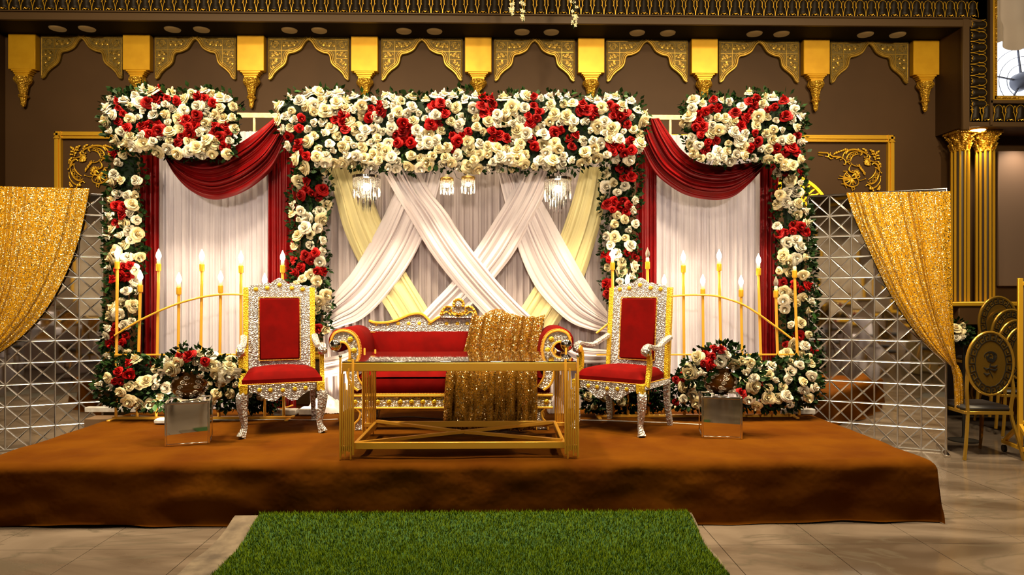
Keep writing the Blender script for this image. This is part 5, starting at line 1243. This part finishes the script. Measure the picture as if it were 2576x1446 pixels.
# ================================================================== SMALL STAGE THINGS
def flood(label, px, py, w_, h_, d_, aim, energy, rot=0):
    p = G(px, py, SZ); t = thing('flood_light', label, 'lamp', (p.x, p.y, SZ + .008), rot)
    MB().box((0, 0, h_ / 2 + .004), (w_, d_, h_), .008).obj('housing', whitemetal, t)
    MB().box((0, .0, h_ + .005), (w_ * .8, d_ * .75, .004), .001).obj('lens', M('flood_lens', (1, .9, .75), .3, emit=((1, .84, .60), 30)), t)
    b = MB(); b.tube([(w_ / 2 + .006, -.03, .02), (w_ / 2 + .02, .0, h_ + .02), (w_ / 2 + .006, .03, .02)], .004, 6); b.obj('bracket', blackp, t)
    light('AREA', 'flood_light_beam', (p.x, p.y, SZ + h_ + .03), energy * .8, (1, .82, .55), w_ * .6, aim)
    return t
flood('glowing white flood lamp on the stage behind the left throne', 783, 1045, .20, .06, .12, (-1.3, 6.55, 1.9), 26)
flood('glowing flood lamp on the stage half hidden under the sofa', 1250, 1036, .20, .05, .10, (.0, 6.6, 1.7), 26)
flood('small white flood lamp beside the left mirrored box', 410, 1067, .11, .035, .10, (-2.6, 6.6, 1.5), 6)
flood('white flood lamp behind the right mirrored box', 1790, 1030, .12, .04, .10, (1.9, 6.6, 1.6), 12)
p = G(720, 1046, SZ); t = thing('power_brick', 'flat white metal box on the stage under the left throne', 'box', (p.x, p.y, SZ + .008)); MB().box((0, 0, .03), (.20, .10, .05), .006).obj('case', whitemetal, t); MB().tube([(-.05, -.02, .058), (.02, .0, .075), (.06, .01, .09)], .006, 6).obj('lever', gold_metal, t)
def cable(label, pts, mat, r=.004):
    P = [tuple(G(x, y, SZ + .012)) for x, y in pts]; b = MB(); b.tube(cr(P, 8), r, 6); o = b.obj('power_cable', mat); tag(o, label, 'cable')
wcab = M('white_cable', (.7, .66, .62), .5)
cable('white twisted cable running across the left of the stage', [(330, 1044), (400, 1050), (470, 1054), (560, 1056), (620, 1056), (700, 1055), (790, 1056), (850, 1054)], wcab)
cable('dark twisted cable on the stage under the sofa', [(960, 1052), (1030, 1048), (1080, 1052), (1130, 1055)], blackp)
cable('white cable running across the right of the stage', [(1460, 1056), (1540, 1058), (1620, 1061), (1700, 1064), (1765, 1068)], wcab)
for (xa, xb, y, Y, lab) in ((218, 405, 1038, 6.32, 'white metal foot of the left archway on the stage edge'), (1962, 2048, 1043, 6.22, 'white metal foot of the right archway on the stage edge')):
    a, c = G(xa, y, SZ), G(xb, y, SZ); t = thing('arch_foot', lab, 'stand', ((a.x + c.x) / 2, a.y, SZ + .008))
    MB().box((0, 0, .024), (c.x - a.x, .07, .045), .004).obj('foot_bar', whitemetal, t)
    s = 1 if xa > 1000 else -1
    MB().tube([(s * (c.x - a.x) * .28, 0, .04), (s * (c.x - a.x) * .05, .02, .26)], .012, 4).obj('brace', whitemetal, t)
    MB().box((-s * (c.x - a.x) * .2, .05, .55), (.025, .025, 1.1), .003).obj('upright', darkbrown, t)
p = G(250, 1062, .28); t = MB().box((-3.60, 6.3, .19), (.25, .2, .38), .004).obj('wooden_block', M('raw_wood', (.16, .09, .045), .7), None); tag(t, 'dark wooden block standing beside the stage under the left white foot bar', 'block')
for s, (px, lab) in enumerate(((1700, 'silver base rail of the flower stand running below the right floor roses'),)):
    a, c = G(1420, 1030, SZ), G(1962, 1032, SZ); o = MB().box(((a.x + c.x) / 2, a.y + .1, SZ + .035), (c.x - a.x, .04, .03), .003).obj('base_rail', gold_metal); tag(o, lab, 'rail')
# gold fretwork panel behind the outer right roses
FY = 7.05; t = thing('fretwork_panel', 'gold fretwork panel with pierced fan pattern behind the outer right rose column', 'panel', (W(1970, 740, FY).x, FY, 0)); ox = t.location.x
zA = W(1985, 440, FY).z; rr = .50
b = MB(); b.tube([(rr * math.cos(a), 0, zA - rr + rr * math.sin(a)) for a in np.linspace(0, PI, 30)], .022, 4); b.tube([(rr * .62 * math.cos(a), 0, zA - rr + rr * .62 * math.sin(a)) for a in np.linspace(0, PI, 30)], .016, 4)
for k in range(25):
    a = PI * (k + .5) / 25; b.tube([(rr * .62 * math.cos(a), 0, zA - rr + rr * .62 * math.sin(a)), (rr * .8 * math.cos(a + .04), 0, zA - rr + rr * .8 * math.sin(a + .04)), (rr * math.cos(a), 0, zA - rr + rr * math.sin(a))], [.008, .014, .01], 4)
for k in range(7):
    a = PI * (k + .5) / 7; b.lathe([(.045, -.008), (.055, 0), (.045, .008)], 10, (rr * .8 * math.cos(a), 0, zA - rr + rr * .8 * math.sin(a)), 'Y')
fan_ = b.obj('fan_arch', M('bright_gold_paint', (.9, .62, .02), .4, .3), t)
for x in (-rr, rr, -rr * .62, rr * .62): MB().box((x, 0, (zA - rr) / 2), (.03, .02, zA - rr), .003).obj('post', gold, t)
b = MB()
for k in range(14):
    for s in (-1, 1):
        z = .15 + k * (zA - rr - .25) / 13; b.tube([(s * rr, 0, z - .05), (s * rr * .81, 0, z + .02), (s * rr * .62, 0, z - .05)], .010, 4); b.tube([(s * rr, 0, z + .06), (s * rr * .81, 0, z - .02), (s * rr * .62, 0, z + .06)], .010, 4)
b.obj('pierced_sides', gold, t)

# ================================================================== OVAL-BACK GOLD CHAIRS
darkgold = M('dark_polished_gold', (.34, .19, .03), .2, .8)
chairgold = M('dimmed_gold_metal', (.42, .24, .03), .25, .6)  # chair gold with the dim light of the right corner put into its colour
def oval_chair(label, loc, rz):
    t = thing('oval_back_chair', label, 'chair', loc, rz, 'gold oval-back banquet chairs'); zc, ha, hb_, yb = .87, .205, .285, .20
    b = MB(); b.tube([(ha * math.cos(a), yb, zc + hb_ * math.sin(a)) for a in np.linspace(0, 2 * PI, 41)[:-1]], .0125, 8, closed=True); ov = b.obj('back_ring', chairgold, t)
    b = MB(); n = 40; b.prism([((ha - .004) * math.cos(a), zc + (hb_ - .004) * math.sin(a)) for a in np.linspace(0, 2 * PI, n + 1)[:-1]], yb - .006, yb + .006); b.obj('back_panel', darkgold, t)
    for sy, nm in ((yb + .009, 'key_pattern'), (yb - .009, 'key_pattern')):
        b = MB()
        for k in range(20):       # meander: a hook per step around the oval
            a0, a1 = 2 * PI * k / 20, 2 * PI * (k + 1) / 20
            def pt(f, g): a = a0 + (a1 - a0) * f; return ((ha - .02 - .048 * g) * math.cos(a), sy, zc + (hb_ - .02 - .052 * g) * math.sin(a))
            b.tube([pt(0, 1), pt(0, 0), pt(.72, 0), pt(.72, .62), pt(.36, .62)], .0052, 4); b.tube([pt(0, 1), pt(1, 1)], .0045, 4)
        b.obj(nm, blackp, t)
        b = MB(); 
        for k in range(5):
            P = [(.052 * (1 - k * .17) * math.cos(a) * (1 + .12 * math.sin(3 * a + k)), sy, zc + .06 + .05 * (1 - k * .17) * math.sin(a)) for a in np.linspace(k, k + 4.6, 14)]; b.tube(P, .0042, 4)
        b.tube([(0, sy, zc + .005), (.012, sy, zc - .06), (-.02, sy, zc - .125)], .004, 4)
        for s, z in ((1, -.04), (-1, -.05), (1, -.09), (-1, -.02)): b.tube([(.008, sy, zc + z), (s * .035, sy, zc + z - .012), (s * .06, sy, zc + z + .006)], [.003, .011, .003], 5)
        b.obj('rose_motif', blackp, t)
    b = MB(); b.box((0, -.02, .455), (.42, .42, .055), .024); b.obj('seat', M('black_upholstery', (.012, .010, .012), .5), t)
    b = MB()
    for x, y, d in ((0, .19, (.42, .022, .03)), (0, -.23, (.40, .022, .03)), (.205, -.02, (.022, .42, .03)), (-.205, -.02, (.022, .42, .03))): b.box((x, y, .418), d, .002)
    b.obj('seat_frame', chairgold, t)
    for s in (-1, 1):
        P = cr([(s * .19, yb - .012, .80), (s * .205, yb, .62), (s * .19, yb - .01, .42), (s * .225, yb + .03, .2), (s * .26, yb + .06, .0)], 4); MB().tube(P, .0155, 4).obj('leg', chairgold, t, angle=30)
        P = cr([(s * .18, -.21, .43), (s * .20, -.24, .32), (s * .175, -.21, .14), (s * .18, -.235, .0)], 4); MB().tube(P, list(np.linspace(.026, .013, len(P))), 6).obj('leg', darkgold, t)
    return t
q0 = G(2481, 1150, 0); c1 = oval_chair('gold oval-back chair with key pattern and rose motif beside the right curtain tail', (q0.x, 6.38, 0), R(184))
c1.rotation_euler.z = R(4); c1.location = (q0.x + .0, 6.33 + .0, 0); 
# near legs are the splayed rear ones: back of the chair faces the camera
c1.rotation_euler.z = R(176)
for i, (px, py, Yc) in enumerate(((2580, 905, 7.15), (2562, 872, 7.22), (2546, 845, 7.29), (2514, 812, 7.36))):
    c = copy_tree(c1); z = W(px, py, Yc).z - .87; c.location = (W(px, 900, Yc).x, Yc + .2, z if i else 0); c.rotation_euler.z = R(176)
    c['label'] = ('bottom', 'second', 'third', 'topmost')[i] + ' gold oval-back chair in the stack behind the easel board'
# white flowers on a stand behind the curtain
p = W(2424, 862, 6.9); t = thing('pedestal_stand', 'slim dark stand holding white hydrangeas behind the right curtain', 'stand', (p.x, 6.9, 0)); MB().lathe([(.14, 0), (.14, .012), (.02, .03), (.014, .06), (.014, p.z - .04), (.05, p.z - .02), (.055, p.z)], 20).obj('pole', blackp, t)
arrangement('hydrangea_bouquet', 'white hydrangeas with green sprigs beside the right curtain edge', 'flowers', [(2395, 822), (2408, 806), (2430, 812), (2446, 832), (2440, 856), (2420, 866), (2398, 862)], 6.88, .1, [], 13, 11, leaves=160, seed=130, core=8, rim=16, leafn=12)
# rolling easel board
ep = G(2566, 1140, 0.05); E = thing('easel_board', 'gold framed rolling easel board at the right edge of the hall', 'board', (ep.x, ep.y, 0), R(-12)); 
ztb = W(2566, 708, ep.y).z; zbb = W(2566, 1062, ep.y).z
for x in (0, 1.0): MB().box((x, 0, (ztb + .10) / 2 + .02), (.04, .03, ztb - .08), .003).obj('post', gold, E)
for z in (ztb - .018, zbb): MB().box((.5, 0, z), (.97, .03, .035), .003).obj('rail', gold, E)
MB().box((.5, .004, (ztb + zbb) / 2), (.955, .012, ztb - zbb - .04), .002).obj('board_panel', M('grey_board', (.14, .10, .08), .5), E)
for x in (0, 1.0):
    MB().tube([(x, -.30, .10), (x, .30, .10)], .022, 4).obj('foot_bar', gold, E, angle=30)
    for s in (-1, 1):
        MB().tube([(x, s * .27, .11), (x, .0, zbb - .02)], .020, 4).obj('brace', gold, E, angle=30)
        MB().lathe([(0, -.012), (.034, -.012), (.034, .012), (0, .012)], 16, (x, s * .28, .034), 'X').obj('caster', blackp, E)

# ================================================================== THE HALL BEHIND THE CAMERA (seen in the mirrors)
def banquet(x, y, i):
    t = thing('banquet_table', ('yellow', 'ivory')[i % 2] + f' clothed round banquet table in the hall, {ORD[i]} from the stage side', 'table', (x, y, 0))
    n = 72; b = MB()
    prof = [(0, .752), (.7, .752), (.76, .745), (.78, .70), (.80, .35), (.83, .02)]
    b.lathe(prof, n, mod=lambda a, z, k: 1 + (.045 * math.sin(a * 18) * max(0, (.74 - z) / .74) if k > 2 else 0)); b.obj('tablecloth', swagcream if i % 2 == 0 else swagwhite, t)
    MB().lathe([(.06, .753), (.05, .80), (.02, .85), (.03, .98), (.012, 1.0)], 16).obj('centrepiece_vase', gold_metal, t)
    for k in range(14):
        a = k * 2.4; o = link('white_rose' if k % 4 else 'red_rose', ROSE['r' if k % 4 == 0 else 'w'][k % 3], t, (.09 * math.cos(a) * (k % 3) / 1.4, .09 * math.sin(a) * (k % 3) / 1.4, 1.05 + .03 * (k % 2)), scale=.06)
k = 0
for y in (-1.6, -4.6):
    for x in (-5.6, -1.9, 1.9, 5.6):
        banquet(x, y, k); k += 1
        for j in range(5):
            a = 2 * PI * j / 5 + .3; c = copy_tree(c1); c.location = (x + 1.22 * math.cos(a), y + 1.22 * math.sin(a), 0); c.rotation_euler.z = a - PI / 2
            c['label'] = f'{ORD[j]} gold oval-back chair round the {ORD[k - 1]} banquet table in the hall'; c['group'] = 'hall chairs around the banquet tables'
def pend(x, y, i):
    t = thing('hall_chandelier', f'glowing tiered hall chandelier, {ORD[i]} over the banquet tables', 'chandelier', (x, y, 5.0))
    for r_, z in ((.45, 0), (.3, .22), (.15, .4)):
        MB().lathe([(r_, z), (r_ + .01, z + .01), (r_, z + .03), (r_ - .02, z + .015)], 28).obj('ring', gold_metal, t)
        n = int(r_ * 60); b = MB()
        for k in range(n): a = 2 * PI * k / n; b.tube([(r_ * math.cos(a), r_ * math.sin(a), z), (r_ * math.cos(a), r_ * math.sin(a), z - .14)], [.012, .003], 4)
        b.obj('crystal_fringe', M('lit_crystal', (1, .95, .85), .2, emit=((1, .80, .52), 9.0)), t)
    MB().tube([(0, 0, .2), (0, 0, 1.2)], .008, 6).obj('chain', blackp, t)
k = 0
for y in (-.2, -4.4):
    for x in (-4.2, 0, 4.2): pend(x, y, k); k += 1

for k, x in enumerate((-7, -4.4, -1.8, .8, 3.4, 6.0)):
    t = thing('wall_decoration', f'{ORD[k]} tall gold moulding frame on the far hall wall', 'frame', (x + .5, -8.99, 1.0))
    for (cx, cz, w_, h_) in ((0, 0, 1.9, .08), (0, 3.4, 1.9, .08), (-.91, 1.7, .08, 3.4), (.91, 1.7, .08, 3.4)): MB().box((cx, .03, cz), (w_, .06, h_), .01).obj('rail', gold, t)
    MB().box((0, .015, 1.7), (1.7, .02, 3.2), .004).obj('panel', M('pale_damask', (.42, .34, .24), .6, vary=(3, (.30, .22, .14))) if k % 2 else trimbrown, t)
